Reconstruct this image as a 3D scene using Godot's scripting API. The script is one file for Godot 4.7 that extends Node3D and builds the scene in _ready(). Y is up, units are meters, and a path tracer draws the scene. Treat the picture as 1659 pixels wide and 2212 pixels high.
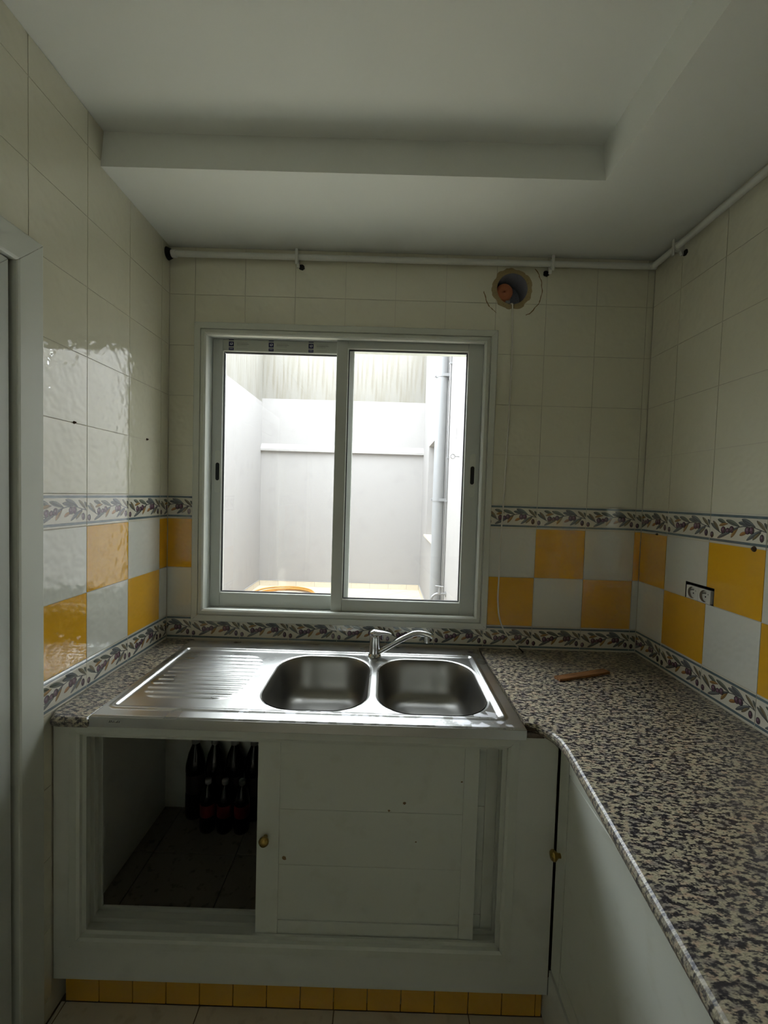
extends Node3D
# A small tiled kitchen with a sliding window onto a white light well. Units are metres; the back wall's tile face is z = 0, x runs right, the floor is y = 0.

const ROOM_W := 1.929
const ROOM_D := 3.1
const TOP := 0.86          # top of the granite
const BORDER := 0.096
const TILE := 0.2
const CEIL := 2.437
const TRAY := 2.55
const DOOR_X0 := 0.28      # the terrace door behind the camera, pulled to a gap
const DOOR_X1 := 0.42
const DOOR_TOP := 2.08
var M := {}
var shared := {}
var names := {}
var rng := RandomNumberGenerator.new()

# ------------------------------------------------------------------ naming
func numbered(called: String) -> String:
	if not names.has(called):
		names[called] = 0
		return called
	names[called] += 1
	return "%s_%03d" % [called, names[called]]

func put(o: Node3D, called: String, parent: Node) -> void:
	if parent == self:
		o.name = numbered(called)
		add_child(o)
	else:
		var n: int = parent.get_meta("n_" + called, 0)
		parent.set_meta("n_" + called, n + 1)
		o.name = called if n == 0 else "%s_%03d" % [called, n]
		parent.add_child(o, true)

func tag(o: Node, label: String, category: String, group := "") -> Node:
	o.set_meta("label", label)
	o.set_meta("category", category)
	if group != "":
		o.set_meta("group", group)
	return o

func structure(o: Node, label := "", category := "") -> Node:
	o.set_meta("kind", "structure")
	if label != "":
		o.set_meta("label", label)
		o.set_meta("category", category)
	return o

func node(called: String, at := Vector3.ZERO, parent: Node = self) -> Node3D:
	var o := Node3D.new()
	put(o, called, parent)
	o.position = at
	return o

func mesh(called: String, m: Mesh, mat: Material, parent: Node = self) -> MeshInstance3D:
	var o := MeshInstance3D.new()
	o.mesh = m
	o.material_override = mat
	o.cast_shadow = GeometryInstance3D.SHADOW_CASTING_SETTING_ON
	put(o, called, parent)
	return o

func build(called: String, st: SurfaceTool, mat: Material, parent: Node = self) -> MeshInstance3D:
	return mesh(called, st.commit(), mat, parent)

# ------------------------------------------------------------------ shapes
func begin(smooth := false) -> SurfaceTool:
	var st := SurfaceTool.new()
	st.begin(Mesh.PRIMITIVE_TRIANGLES)
	st.set_smooth_group(0 if smooth else -1)
	return st

func flat_tri(st: SurfaceTool, a: Vector3, b: Vector3, c: Vector3, away: Vector3) -> void:
	var n := (b - a).cross(c - a)
	if n.length_squared() < 1e-16:
		return
	n = n.normalized()
	if n.dot(away) < 0.0:
		n = -n
		var t := b
		b = c
		c = t
	st.set_normal(n)
	st.set_uv(Vector2.ZERO)
	st.add_vertex(a)
	st.set_normal(n)
	st.add_vertex(c)
	st.set_normal(n)
	st.add_vertex(b)

func flat_quad(st: SurfaceTool, a: Vector3, b: Vector3, c: Vector3, d: Vector3, away: Vector3) -> void:
	flat_tri(st, a, b, c, away)
	flat_tri(st, a, c, d, away)

# a box with chamfered edges
func box(st: SurfaceTool, lo: Vector3, hi: Vector3, ch := 0.0015) -> void:
	var c := (lo + hi) * 0.5
	var h := (hi - lo) * 0.5
	var k := minf(ch, minf(h.x, minf(h.y, h.z)) * 0.9)
	for s in [-1.0, 1.0]:
		flat_quad(st, c + Vector3(s * h.x, -h.y + k, -h.z + k), c + Vector3(s * h.x, h.y - k, -h.z + k), c + Vector3(s * h.x, h.y - k, h.z - k), c + Vector3(s * h.x, -h.y + k, h.z - k), Vector3(s, 0, 0))
		flat_quad(st, c + Vector3(-h.x + k, s * h.y, -h.z + k), c + Vector3(h.x - k, s * h.y, -h.z + k), c + Vector3(h.x - k, s * h.y, h.z - k), c + Vector3(-h.x + k, s * h.y, h.z - k), Vector3(0, s, 0))
		flat_quad(st, c + Vector3(-h.x + k, -h.y + k, s * h.z), c + Vector3(h.x - k, -h.y + k, s * h.z), c + Vector3(h.x - k, h.y - k, s * h.z), c + Vector3(-h.x + k, h.y - k, s * h.z), Vector3(0, 0, s))
	if k <= 0.0:
		return
	for s in [-1.0, 1.0]:
		for t in [-1.0, 1.0]:
			flat_quad(st, c + Vector3(s * h.x, t * (h.y - k), -h.z + k), c + Vector3(s * h.x, t * (h.y - k), h.z - k), c + Vector3(s * (h.x - k), t * h.y, h.z - k), c + Vector3(s * (h.x - k), t * h.y, -h.z + k), Vector3(s, t, 0))
			flat_quad(st, c + Vector3(s * h.x, -h.y + k, t * (h.z - k)), c + Vector3(s * h.x, h.y - k, t * (h.z - k)), c + Vector3(s * (h.x - k), h.y - k, t * h.z), c + Vector3(s * (h.x - k), -h.y + k, t * h.z), Vector3(s, 0, t))
			flat_quad(st, c + Vector3(-h.x + k, s * h.y, t * (h.z - k)), c + Vector3(h.x - k, s * h.y, t * (h.z - k)), c + Vector3(h.x - k, s * (h.y - k), t * h.z), c + Vector3(-h.x + k, s * (h.y - k), t * h.z), Vector3(0, s, t))
			for r in [-1.0, 1.0]:
				flat_tri(st, c + Vector3(s * h.x, t * (h.y - k), r * (h.z - k)), c + Vector3(s * (h.x - k), t * h.y, r * (h.z - k)), c + Vector3(s * (h.x - k), t * (h.y - k), r * h.z), Vector3(s, t, r))

func slab(called: String, lo: Vector3, hi: Vector3, mat: Material, parent: Node = self, ch := 0.0015) -> MeshInstance3D:
	var st := begin()
	box(st, lo, hi, ch)
	return build(called, st, mat, parent)

# a flat polygon given thickness along +z (u, v in the local x, y plane)
func prism(st: SurfaceTool, poly: PackedVector2Array, z0: float, z1: float, xf := Transform3D.IDENTITY) -> void:
	var idx := Geometry2D.triangulate_polygon(poly)
	for i in range(0, idx.size(), 3):
		for s in [z0, z1]:
			flat_tri(st, xf * Vector3(poly[idx[i]].x, poly[idx[i]].y, s), xf * Vector3(poly[idx[i + 1]].x, poly[idx[i + 1]].y, s), xf * Vector3(poly[idx[i + 2]].x, poly[idx[i + 2]].y, s), xf.basis * Vector3(0, 0, 1.0 if s == maxf(z0, z1) else -1.0))
	var cw := Geometry2D.is_polygon_clockwise(poly)
	for i in poly.size():
		var a := poly[i]
		var b := poly[(i + 1) % poly.size()]
		var e := (b - a).normalized()
		var out := Vector2(e.y, -e.x) if not cw else Vector2(-e.y, e.x)
		flat_quad(st, xf * Vector3(a.x, a.y, z0), xf * Vector3(b.x, b.y, z0), xf * Vector3(b.x, b.y, z1), xf * Vector3(a.x, a.y, z1), xf.basis * Vector3(out.x, out.y, 0))

# grid of points (rows of equal length) as a smooth sheet
func sheet(rows: Array, closed := false, flip := false) -> ArrayMesh:
	var st := SurfaceTool.new()
	st.begin(Mesh.PRIMITIVE_TRIANGLES)
	st.set_smooth_group(0)
	var w: int = rows[0].size()
	for r in rows:
		for p in r:
			st.add_vertex(p)
	for j in rows.size() - 1:
		for i in (w if closed else w - 1):
			var a := j * w + i
			var b := j * w + (i + 1) % w
			var c := a + w
			var d := b + w
			for t in ([a, c, b, b, c, d] if flip else [a, b, c, b, d, c]):
				st.add_index(t)
	st.generate_normals()
	return st.commit()

# a tube along a path; radii may vary
func tube(path: Array, radius, seg := 12, caps := true) -> ArrayMesh:
	var rows := []
	var side := Vector3.ZERO
	for i in path.size():
		var a: Vector3 = path[maxi(i - 1, 0)]
		var b: Vector3 = path[mini(i + 1, path.size() - 1)]
		var d := (b - a).normalized()
		if side == Vector3.ZERO:
			side = d.cross(Vector3.UP if absf(d.y) < 0.9 else Vector3.RIGHT).normalized()
		side = (side - d * side.dot(d)).normalized()
		var up := d.cross(side)
		var r: float = radius[i] if radius is Array else radius
		var ring := []
		for k in seg:
			var t := TAU * k / seg
			ring.append(path[i] + (side * cos(t) + up * sin(t)) * r)
		if i == 0 and caps:
			var c0 := []
			for k in seg:
				c0.append(path[0])
			rows.append(c0)
			rows.append(ring)
		rows.append(ring)
		if i == path.size() - 1 and caps:
			var c1 := []
			for k in seg:
				c1.append(path[i])
			rows.append(ring)
			rows.append(c1)
	return sheet_rings(rows)

func sheet_rings(rows: Array) -> ArrayMesh:
	# rings repeated on purpose keep a hard edge: every band between two distinct rings has its own vertices when a ring is doubled
	var st := SurfaceTool.new()
	st.begin(Mesh.PRIMITIVE_TRIANGLES)
	var w: int = rows[0].size()
	var group := 0
	st.set_smooth_group(0)
	for j in rows.size() - 1:
		var same := true
		for i in w:
			if not (rows[j][i] as Vector3).is_equal_approx(rows[j + 1][i]):
				same = false
				break
		if same:
			group += 1
			continue
		st.set_smooth_group(group)
		for i in w:
			var k := (i + 1) % w
			var a: Vector3 = rows[j][i]
			var b: Vector3 = rows[j][k]
			var c: Vector3 = rows[j + 1][i]
			var d: Vector3 = rows[j + 1][k]
			if not a.is_equal_approx(b):
				for v in [a, c, b]:
					st.add_vertex(v)
			if not c.is_equal_approx(d):
				for v in [b, c, d]:
					st.add_vertex(v)
	st.generate_normals()
	return st.commit()

# a lathed solid about local +y; profile of Vector2(radius, height); doubled points make hard edges
func lathe(profile: Array, seg := 24, xf := Transform3D.IDENTITY) -> ArrayMesh:
	var rows := []
	for p in profile:
		var ring := []
		for k in seg:
			var t := TAU * k / seg
			ring.append(xf * Vector3(cos(t) * p.x, p.y, sin(t) * p.x))
		rows.append(ring)
	return sheet_rings(rows)

func smooth_path(points: Array, per := 8) -> Array:
	var out := []
	for i in points.size() - 1:
		var a: Vector3 = points[maxi(i - 1, 0)]
		var b: Vector3 = points[i]
		var c: Vector3 = points[i + 1]
		var d: Vector3 = points[mini(i + 2, points.size() - 1)]
		for k in per:
			out.append(b.cubic_interpolate(c, a, d, float(k) / per))
	out.append(points[-1])
	return out

# four mitred bars round a rectangle in the local x, y plane; profile of Vector2(inset from the outer edge, height on z)
func mitred(called: String, r: Rect2, profile: Array, mat: Material, parent: Node, sides := [0, 1, 2, 3], gap := 0.0006) -> void:
	for s in sides:
		var st := begin()
		for i in profile.size() - 1:
			var q := []
			for k in [i, i + 1]:
				var d: float = profile[k].x
				var h: float = profile[k].y
				var x0 := r.position.x + d
				var x1 := r.end.x - d
				var y0 := r.position.y + d
				var y1 := r.end.y - d
				match s:
					0: q.append([Vector3(x0 + gap, y1, h), Vector3(x1 - gap, y1, h)])
					1: q.append([Vector3(x1, y1 - gap, h), Vector3(x1, y0 + gap, h)])
					2: q.append([Vector3(x1 - gap, y0, h), Vector3(x0 + gap, y0, h)])
					3: q.append([Vector3(x0, y0 + gap, h), Vector3(x0, y1 - gap, h)])
			var inward: Vector3 = [Vector3(0, -1, 0), Vector3(-1, 0, 0), Vector3(0, 1, 0), Vector3(1, 0, 0)][s]
			var dd: float = profile[i + 1].x - profile[i].x
			var dh: float = profile[i + 1].y - profile[i].y
			flat_quad(st, q[0][0], q[0][1], q[1][1], q[1][0], inward * -dh + Vector3(0, 0, 1) * dd)
		build(called, st, mat, parent)

# ------------------------------------------------------------------ materials
func plain(rgb: Color, rough := 0.5, metal := 0.0) -> StandardMaterial3D:
	var m := StandardMaterial3D.new()
	m.albedo_color = rgb
	m.roughness = rough
	m.metallic = metal
	return m

func rgb(r: float, g: float, b: float) -> Color:
	return Color(r / 255.0, g / 255.0, b / 255.0)

func noise(freq: float, seed_: int, octaves := 3, kind := FastNoiseLite.TYPE_SIMPLEX_SMOOTH) -> FastNoiseLite:
	var n := FastNoiseLite.new()
	n.noise_type = kind
	n.frequency = freq
	n.seed = seed_
	n.fractal_octaves = octaves
	return n

func noise_map(freq: float, seed_: int, size := 512, octaves := 3, normal := false, strength := 4.0, ramp: Gradient = null) -> NoiseTexture2D:
	var t := NoiseTexture2D.new()
	t.width = size
	t.height = size
	t.seamless = true
	t.noise = noise(freq, seed_, octaves)
	t.as_normal_map = normal
	t.bump_strength = strength
	t.generate_mipmaps = true
	if ramp:
		t.color_ramp = ramp
	return t

func ramp(points: Array) -> Gradient:
	var g := Gradient.new()
	var off := PackedFloat32Array()
	var col := PackedColorArray()
	for p in points:
		off.append(p[0])
		col.append(p[1])
	g.offsets = off
	g.colors = col
	return g

func world_mapped(m: StandardMaterial3D, per_metre: float) -> StandardMaterial3D:
	m.uv1_triplanar = true
	m.uv1_world_triplanar = true
	m.uv1_scale = Vector3.ONE * per_metre
	return m

func glazed(c: Color) -> StandardMaterial3D:
	var m := plain(c, 0.035)
	m.metallic_specular = 1.0
	m.clearcoat_enabled = true
	m.clearcoat = 1.0
	m.clearcoat_roughness = 0.03
	m.normal_enabled = true
	m.normal_texture = M.wavy
	m.normal_scale = 0.18
	return world_mapped(m, 2.3)

func stained(c: Color, dirt: Color, rough: float, seed_: int, freq := 0.012, per_metre := 1.2) -> StandardMaterial3D:
	var m := plain(Color.WHITE, rough)
	m.albedo_texture = noise_map(freq, seed_, 512, 5, false, 4.0, ramp([[0.0, dirt], [0.33, c], [1.0, c]]))
	return world_mapped(m, per_metre)

func leaf_print(im: Image, tip: Vector2, base: Vector2, wide: float, fill: Color, line: Color) -> void:
	var s := Vector2(im.get_width(), im.get_height())
	var a := tip * s
	var b := base * s
	var d := (b - a)
	var len_ := d.length()
	var e := d / len_
	var n := Vector2(-e.y, e.x)
	for y in range(int(minf(a.y, b.y) - wide * s.y) - 2, int(maxf(a.y, b.y) + wide * s.y) + 3):
		for x in range(int(minf(a.x, b.x) - wide * s.y) - 2, int(maxf(a.x, b.x) + wide * s.y) + 3):
			if x < 0 or y < 0 or x >= im.get_width() or y >= im.get_height():
				continue
			var p := Vector2(x + 0.5, y + 0.5) - a
			var t := p.dot(e) / len_
			if t < 0.0 or t > 1.0:
				continue
			var w := wide * s.y * pow(sin(PI * pow(t, 0.8)), 0.8)
			var k := p.dot(n) + 3.0 * sin(t * PI)
			if absf(k) > w:
				continue
			var c := fill
			if absf(k) > w - 2.4 or absf(k) < 1.1:
				c = line
			elif k > 0.0:
				c = fill.darkened(0.18)
			im.set_pixel(x, y, c)

func olive_print(im: Image, at: Vector2, r: Vector2, c: Color) -> void:
	var s := Vector2(im.get_width(), im.get_height())
	var p := at * s
	var q := Vector2(r.x * s.x, r.y * s.y)
	for y in range(int(p.y - q.y) - 1, int(p.y + q.y) + 2):
		for x in range(int(p.x - q.x) - 1, int(p.x + q.x) + 2):
			if x < 0 or y < 0 or x >= im.get_width() or y >= im.get_height():
				continue
			var d := Vector2((x - p.x) / q.x, (y - p.y) / q.y)
			var l := d.length()
			if l > 1.0:
				continue
			var k := c
			if l > 0.86:
				k = rgb(46, 40, 48)
			elif (d - Vector2(-0.25, -0.2)).length() < 0.38:
				k = c.lightened(0.22)
			elif d.x > 0.35:
				k = c.darkened(0.25)
			im.set_pixel(x, y, k)

func border_image() -> Image:
	var im := Image.create(512, 246, false, Image.FORMAT_RGB8)
	im.fill(rgb(226, 222, 204))
	var n := noise(0.03, 41)
	for band in [[13, 32], [211, 230]]:
		for y in range(band[0], band[1]):
			for x in 512:
				var c := rgb(92, 110, 116)
				if y == band[0] or y == band[1] - 1:
					c = rgb(58, 66, 72)
				im.set_pixel(x, y, c.lightened(0.14 * (n.get_noise_2d(x * 0.4, y * 5.0) + 0.4)))
	var green := rgb(128, 134, 120)
	var blue := rgb(126, 131, 132)
	var ochre := rgb(188, 150, 92)
	var dark := rgb(52, 56, 60)
	var wine := rgb(104, 72, 90)
	# the branch
	var stem := [Vector2(0.17, 0.6), Vector2(0.24, 0.665), Vector2(0.36, 0.62), Vector2(0.5, 0.44), Vector2(0.62, 0.385), Vector2(0.8, 0.4), Vector2(0.92, 0.47), Vector2(1.02, 0.52)]
	for i in stem.size() - 1:
		for k in 60:
			var p: Vector2 = (stem[i] as Vector2).lerp(stem[i + 1], k / 60.0) * Vector2(512, 246)
			for yy in range(-3, 4):
				for xx in range(-3, 4):
					if xx * xx + yy * yy < 10 and p.x + xx >= 0 and p.x + xx < 512:
						im.set_pixel(int(p.x) + xx, int(p.y) + yy, dark if yy > 0 else rgb(112, 112, 112))
	leaf_print(im, Vector2(0.015, 0.36), Vector2(0.2, 0.63), 0.06, green, dark)
	leaf_print(im, Vector2(0.055, 0.28), Vector2(0.19, 0.6), 0.05, ochre.lerp(green, 0.5), dark)
	leaf_print(im, Vector2(0.147, 0.22), Vector2(0.32, 0.35), 0.06, green, dark)
	leaf_print(im, Vector2(0.18, 0.42), Vector2(0.35, 0.34), 0.05, ochre, rgb(110, 84, 56))
	leaf_print(im, Vector2(0.305, 0.23), Vector2(0.56, 0.41), 0.07, green, dark)
	leaf_print(im, Vector2(0.53, 0.28), Vector2(0.74, 0.36), 0.065, blue, dark)
	leaf_print(im, Vector2(0.585, 0.17), Vector2(0.82, 0.39), 0.075, blue, dark)
	leaf_print(im, Vector2(0.83, 0.19), Vector2(0.99, 0.5), 0.055, ochre.lerp(green, 0.6), dark)
	leaf_print(im, Vector2(0.95, 0.24), Vector2(1.03, 0.5), 0.05, green, dark)
	leaf_print(im, Vector2(0.41, 0.77), Vector2(0.53, 0.45), 0.055, ochre, rgb(110, 84, 56))
	leaf_print(im, Vector2(0.36, 0.62), Vector2(0.55, 0.42), 0.045, blue, dark)
	leaf_print(im, Vector2(0.56, 0.67), Vector2(0.7, 0.55), 0.055, rgb(196, 140, 84), rgb(110, 84, 56))
	for o in [[0.262, 0.55, 0.046], [0.345, 0.57, 0.042], [0.415, 0.51, 0.044], [0.69, 0.5, 0.047], [0.755, 0.49, 0.045]]:
		olive_print(im, Vector2(o[0], o[1]), Vector2(o[2], o[2] * 2.45), wine)
	for sx in [0.3, 0.34, 0.365, 0.71, 0.735]:
		for k in 16:
			im.set_pixel(int((sx + 0.004 * sin(k * 0.5)) * 512), 92 + k, rgb(240, 236, 224))
	leaf_print(im, Vector2(0.155, 0.83), Vector2(0.4, 0.6), 0.055, blue, dark)
	leaf_print(im, Vector2(0.68, 0.8), Vector2(0.93, 0.45), 0.06, blue, dark)
	leaf_print(im, Vector2(0.78, 0.77), Vector2(0.91, 0.52), 0.045, ochre.lerp(green, 0.5), dark)
	olive_print(im, Vector2(0.047, 0.735), Vector2(0.035, 0.1), wine.darkened(0.12))
	olive_print(im, Vector2(0.925, 0.69), Vector2(0.035, 0.115), wine.darkened(0.12))
	return im

func granite_image() -> Image:
	var s := 1024
	var streak := FastNoiseLite.new()
	var big := noise(0.012, 7, 3).get_seamless_image(s, s)
	var mid := noise(0.035, 8, 4).get_seamless_image(s, s)
	var fine := noise(0.11, 9, 2).get_seamless_image(s, s)
	var pink := noise(0.022, 10, 2).get_seamless_image(s, s)
	streak.seed = 3
	for i in [big, mid, fine, pink]:
		i.convert(Image.FORMAT_L8)
	var db: PackedByteArray = big.get_data()
	var dm: PackedByteArray = mid.get_data()
	var df: PackedByteArray = fine.get_data()
	var dp: PackedByteArray = pink.get_data()
	var out := PackedByteArray()
	out.resize(s * s * 3)
	for i in s * s:
		var v := (dm[i] * 0.62 + db[i] * 0.16 + df[i] * 0.22) / 255.0
		var w := clampf((v - 0.385) / 0.17, 0.0, 1.0)
		var p := clampf((dp[i] / 255.0 - 0.55) * 4.0, 0.0, 1.0)
		var f := 0.86 + 0.28 * (df[i] / 255.0)
		var q := clampf((0.47 - db[i] / 255.0) * 5.0, 0.0, 1.0) * 0.55      # duller, purplish-grey patches
		var r := lerpf(lerpf(46.0, 62.0, q), lerpf(lerpf(186.0, 190.0, p), 128.0, q), w) * f
		var g := lerpf(lerpf(44.0, 58.0, q), lerpf(lerpf(178.0, 168.0, p), 122.0, q), w) * f
		var b := lerpf(lerpf(49.0, 64.0, q), lerpf(lerpf(152.0, 144.0, p), 122.0, q), w) * f
		out[i * 3] = int(clampf(r, 0, 255))
		out[i * 3 + 1] = int(clampf(g, 0, 255))
		out[i * 3 + 2] = int(clampf(b, 0, 255))
	return Image.create_from_data(s, s, false, Image.FORMAT_RGB8, out)

func tape_image() -> Image:
	# protective film: navy squares with a pale glyph, and grey lines of print too small to read
	var im := Image.create(1024, 128, false, Image.FORMAT_RGB8)
	im.fill(rgb(196, 198, 186))
	var navy := rgb(38, 36, 84)
	for k in 3:
		var x := 46 + k * 352
		im.fill_rect(Rect2i(x, 0, 44, 10), navy)
		im.fill_rect(Rect2i(x, 24, 44, 58), navy)
		im.fill_rect(Rect2i(x, 94, 44, 34), navy.lightened(0.12))
		im.fill_rect(Rect2i(x + 12, 40, 6, 22), rgb(226, 228, 232))
		im.fill_rect(Rect2i(x + 12, 58, 18, 6), rgb(226, 228, 232))
		im.fill_rect(Rect2i(x + 22, 38, 12, 5), rgb(226, 228, 232))
		im.fill_rect(Rect2i(x + 28, 42, 6, 18), rgb(226, 228, 232))
		im.fill_rect(Rect2i(x + 8, 104, 28, 8), rgb(170, 172, 186))
		for row in [[34, 96, 0.25], [50, 104, 0.55], [66, 82, 0.25], [104, 90, 0.18]]:
			var px := x + 70
			while px < x + 70 + row[1]:
				var w := rng.randi_range(3, 9)
				im.fill_rect(Rect2i(px, row[0], w, 5), rgb(196, 198, 186).darkened(row[2]))
				px += w + 2
	return im

# stainless steel with limescale left by standing water along the front middle
func scaled_steel() -> StandardMaterial3D:
	var w := 900
	var h := 450
	var blot := noise(0.022, 61, 4).get_image(w, h)
	var rub := noise(0.006, 62, 3).get_image(w, h)
	blot.convert(Image.FORMAT_L8)
	rub.convert(Image.FORMAT_L8)
	var db: PackedByteArray = blot.get_data()
	var dr: PackedByteArray = rub.get_data()
	var col := PackedByteArray()
	var ro := PackedByteArray()
	col.resize(w * h * 3)
	ro.resize(w * h)
	for j in h:
		for i in w:
			var k := j * w + i
			var u := float(i) / w
			var v := float(j) / h
			var where := clampf((v - 0.80) / 0.08, 0, 1) * clampf((u - 0.28) / 0.2, 0, 1) * clampf((1.02 - u) / 0.2, 0, 1)
			var b := db[k] / 255.0
			var wet := 1.0 if b > 0.60 - 0.07 * where and where > 0.25 else 0.0
			var haze := 1.0 if b < 0.44 and where > 0.3 else 0.0
			var base := 184.0 + 8.0 * (dr[k] / 255.0 - 0.5) + 26.0 * wet - 22.0 * haze
			col[k * 3] = int(base)
			col[k * 3 + 1] = int(base - 0.5)
			col[k * 3 + 2] = int(base - 5.0 + 6.0 * wet)
			ro[k] = int(255.0 * (0.25 + 0.09 * dr[k] / 255.0 + 0.16 * wet + 0.07 * haze))
	var m := textured(Image.create_from_data(w, h, false, Image.FORMAT_RGB8, col), 1.0)
	m.metallic = 1.0
	var r := Image.create_from_data(w, h, false, Image.FORMAT_L8, ro)
	r.generate_mipmaps()
	m.roughness_texture = ImageTexture.create_from_image(r)
	return m

func textured(im: Image, rough: float) -> StandardMaterial3D:
	im.generate_mipmaps()
	var m := plain(Color.WHITE, rough)
	m.albedo_texture = ImageTexture.create_from_image(im)
	return m

func materials() -> void:
	M.wavy = noise_map(0.019, 5, 512, 2, true, 9.0)
	M.cream = glazed(rgb(228, 224, 200))
	M.pale = glazed(rgb(226, 226, 214))
	M.yellow = glazed(rgb(236, 177, 38))
	M.border = textured(border_image(), 0.04)
	M.border.metallic_specular = 1.0
	M.border.clearcoat_enabled = true
	M.border.clearcoat = 1.0
	M.border.clearcoat_roughness = 0.03
	M.grout = plain(rgb(200, 194, 174), 0.9)
	M.plaster = stained(rgb(226, 227, 217), rgb(214, 214, 203), 0.85, 21, 0.01, 0.8)
	M.ceiling = plain(rgb(239, 241, 233), 0.95)
	M.lacquer = stained(rgb(222, 224, 212), rgb(215, 216, 201), 0.4, 22, 0.02, 1.0)
	M.frame = plain(rgb(216, 218, 206), 0.38)
	M.alu = plain(rgb(208, 211, 203), 0.35)
	M.rubber = plain(rgb(16, 15, 15), 0.7)
	M.dark = plain(rgb(22, 20, 18), 0.9)
	M.glass = plain(Color(0.93, 0.96, 0.95, 0.05), 0.0)
	M.glass.transparency = BaseMaterial3D.TRANSPARENCY_ALPHA
	M.granite = textured(granite_image(), 0.3)
	world_mapped(M.granite, 1.0)
	M.granite.uv1_scale = Vector3(1.4, 2.4, 3.0)
	M.steel = plain(rgb(186, 185, 180), 0.27, 1.0)
	M.deck = scaled_steel()
	M.bowl = plain(rgb(150, 148, 142), 0.36, 1.0)
	M.chrome = plain(rgb(214, 214, 214), 0.09, 1.0)
	M.brass = plain(rgb(172, 146, 84), 0.24, 1.0)
	M.pipe = plain(rgb(222, 222, 212), 0.4)
	M.cable = plain(rgb(226, 222, 208), 0.45)
	M.socket = plain(rgb(232, 230, 220), 0.3)
	M.socket_dark = plain(rgb(150, 138, 120), 0.5)
	M.steelgrey = plain(rgb(118, 116, 112), 0.5)
	M.brown = plain(rgb(82, 62, 42), 0.9)
	M.mortar = stained(rgb(172, 154, 114), rgb(134, 112, 76), 0.95, 23, 0.06, 4.0)
	M.crud = plain(rgb(134, 108, 70), 0.95)
	M.cement = stained(rgb(96, 84, 72), rgb(36, 30, 26), 0.95, 24, 0.06, 5.0)
	M.clay = stained(rgb(196, 122, 88), rgb(170, 98, 66), 0.9, 25, 0.05, 8.0)
	M.duct = stained(rgb(158, 160, 172), rgb(120, 120, 130), 0.6, 26, 0.03, 5.0)
	M.wood = plain(Color.WHITE, 0.7)
	M.wood.albedo_texture = noise_map(0.02, 27, 256, 4, false, 4.0, ramp([[0.0, rgb(104, 70, 42)], [0.5, rgb(152, 106, 64)], [1.0, rgb(172, 124, 80)]]))
	M.wood.uv1_triplanar = true
	M.wood.uv1_scale = Vector3(2.0, 30.0, 30.0)
	M.floor = stained(rgb(216, 208, 188), rgb(194, 184, 160), 0.35, 28, 0.02, 1.5)
	M.floorgrout = plain(rgb(112, 96, 72), 0.95)
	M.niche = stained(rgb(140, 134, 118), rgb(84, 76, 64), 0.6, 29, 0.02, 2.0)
	M.bottle = plain(rgb(14, 13, 13), 0.16)
	M.label = plain(rgb(112, 14, 14), 0.45)
	M.label_dark = plain(rgb(44, 34, 34), 0.45)
	M.cap = plain(rgb(150, 148, 146), 0.4)
	M.yard = stained(rgb(156, 153, 150), rgb(150, 147, 144), 0.9, 32, 0.01, 0.7)
	var cement := plain(Color.WHITE, 0.95)
	var streaks := noise_map(0.012, 33, 512, 4, false, 4.0, ramp([[0.0, rgb(110, 104, 92)], [0.3, rgb(122, 118, 107)], [0.5, rgb(128, 125, 117)], [1.0, rgb(132, 129, 122)]]))
	cement.albedo_texture = streaks
	world_mapped(cement, 1.0)
	cement.uv1_scale = Vector3(2.6, 0.12, 2.6)
	M.yardcement = cement
	M.stone = stained(rgb(210, 199, 178), rgb(198, 184, 158), 0.5, 34, 0.03, 1.4)
	M.stonegrout = plain(rgb(186, 166, 132), 0.9)
	M.hedge = plain(rgb(58, 62, 52), 0.95)
	M.hose = plain(rgb(196, 142, 62), 0.5)
	M.pvc = plain(rgb(142, 143, 144), 0.45)
	M.metal = plain(rgb(150, 150, 150), 0.35, 0.6)
	M.tape = textured(tape_image(), 0.45)

# ------------------------------------------------------------------ tiled walls
func full_tile(size: Vector2, printed: bool) -> ArrayMesh:
	var key := "%.4f_%.4f_%s" % [size.x, size.y, printed]
	if shared.has(key):
		return shared[key]
	var st := begin()
	var d := 0.0022
	var g := 0.0011
	if not printed:
		box(st, Vector3(g, g, -d), Vector3(size.x - g, size.y - g, 0.0), 0.0009)
	else:
		var k := 0.0009
		box(st, Vector3(g, g, -d), Vector3(size.x - g, size.y - g, -0.00005), k)
		printed_face(st, Vector2(g + k, g + k), size - Vector2(g + k, g + k), size.x)
	shared[key] = st.commit()
	return shared[key]

func printed_face(st: SurfaceTool, a: Vector2, b: Vector2, wide: float) -> void:
	# the part of a border tile that is cut off at its left end keeps the print's right end
	var off := TILE - wide if wide < 0.0 else 0.0
	for p in [Vector2(a.x, a.y), Vector2(b.x, b.y), Vector2(b.x, a.y), Vector2(a.x, a.y), Vector2(a.x, b.y), Vector2(b.x, b.y)]:
		st.set_normal(Vector3(0, 0, 1))
		st.set_uv(Vector2((p.x + off) / TILE, 1.0 - p.y / BORDER))
		st.add_vertex(Vector3(p.x, p.y, 0.0))

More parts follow.
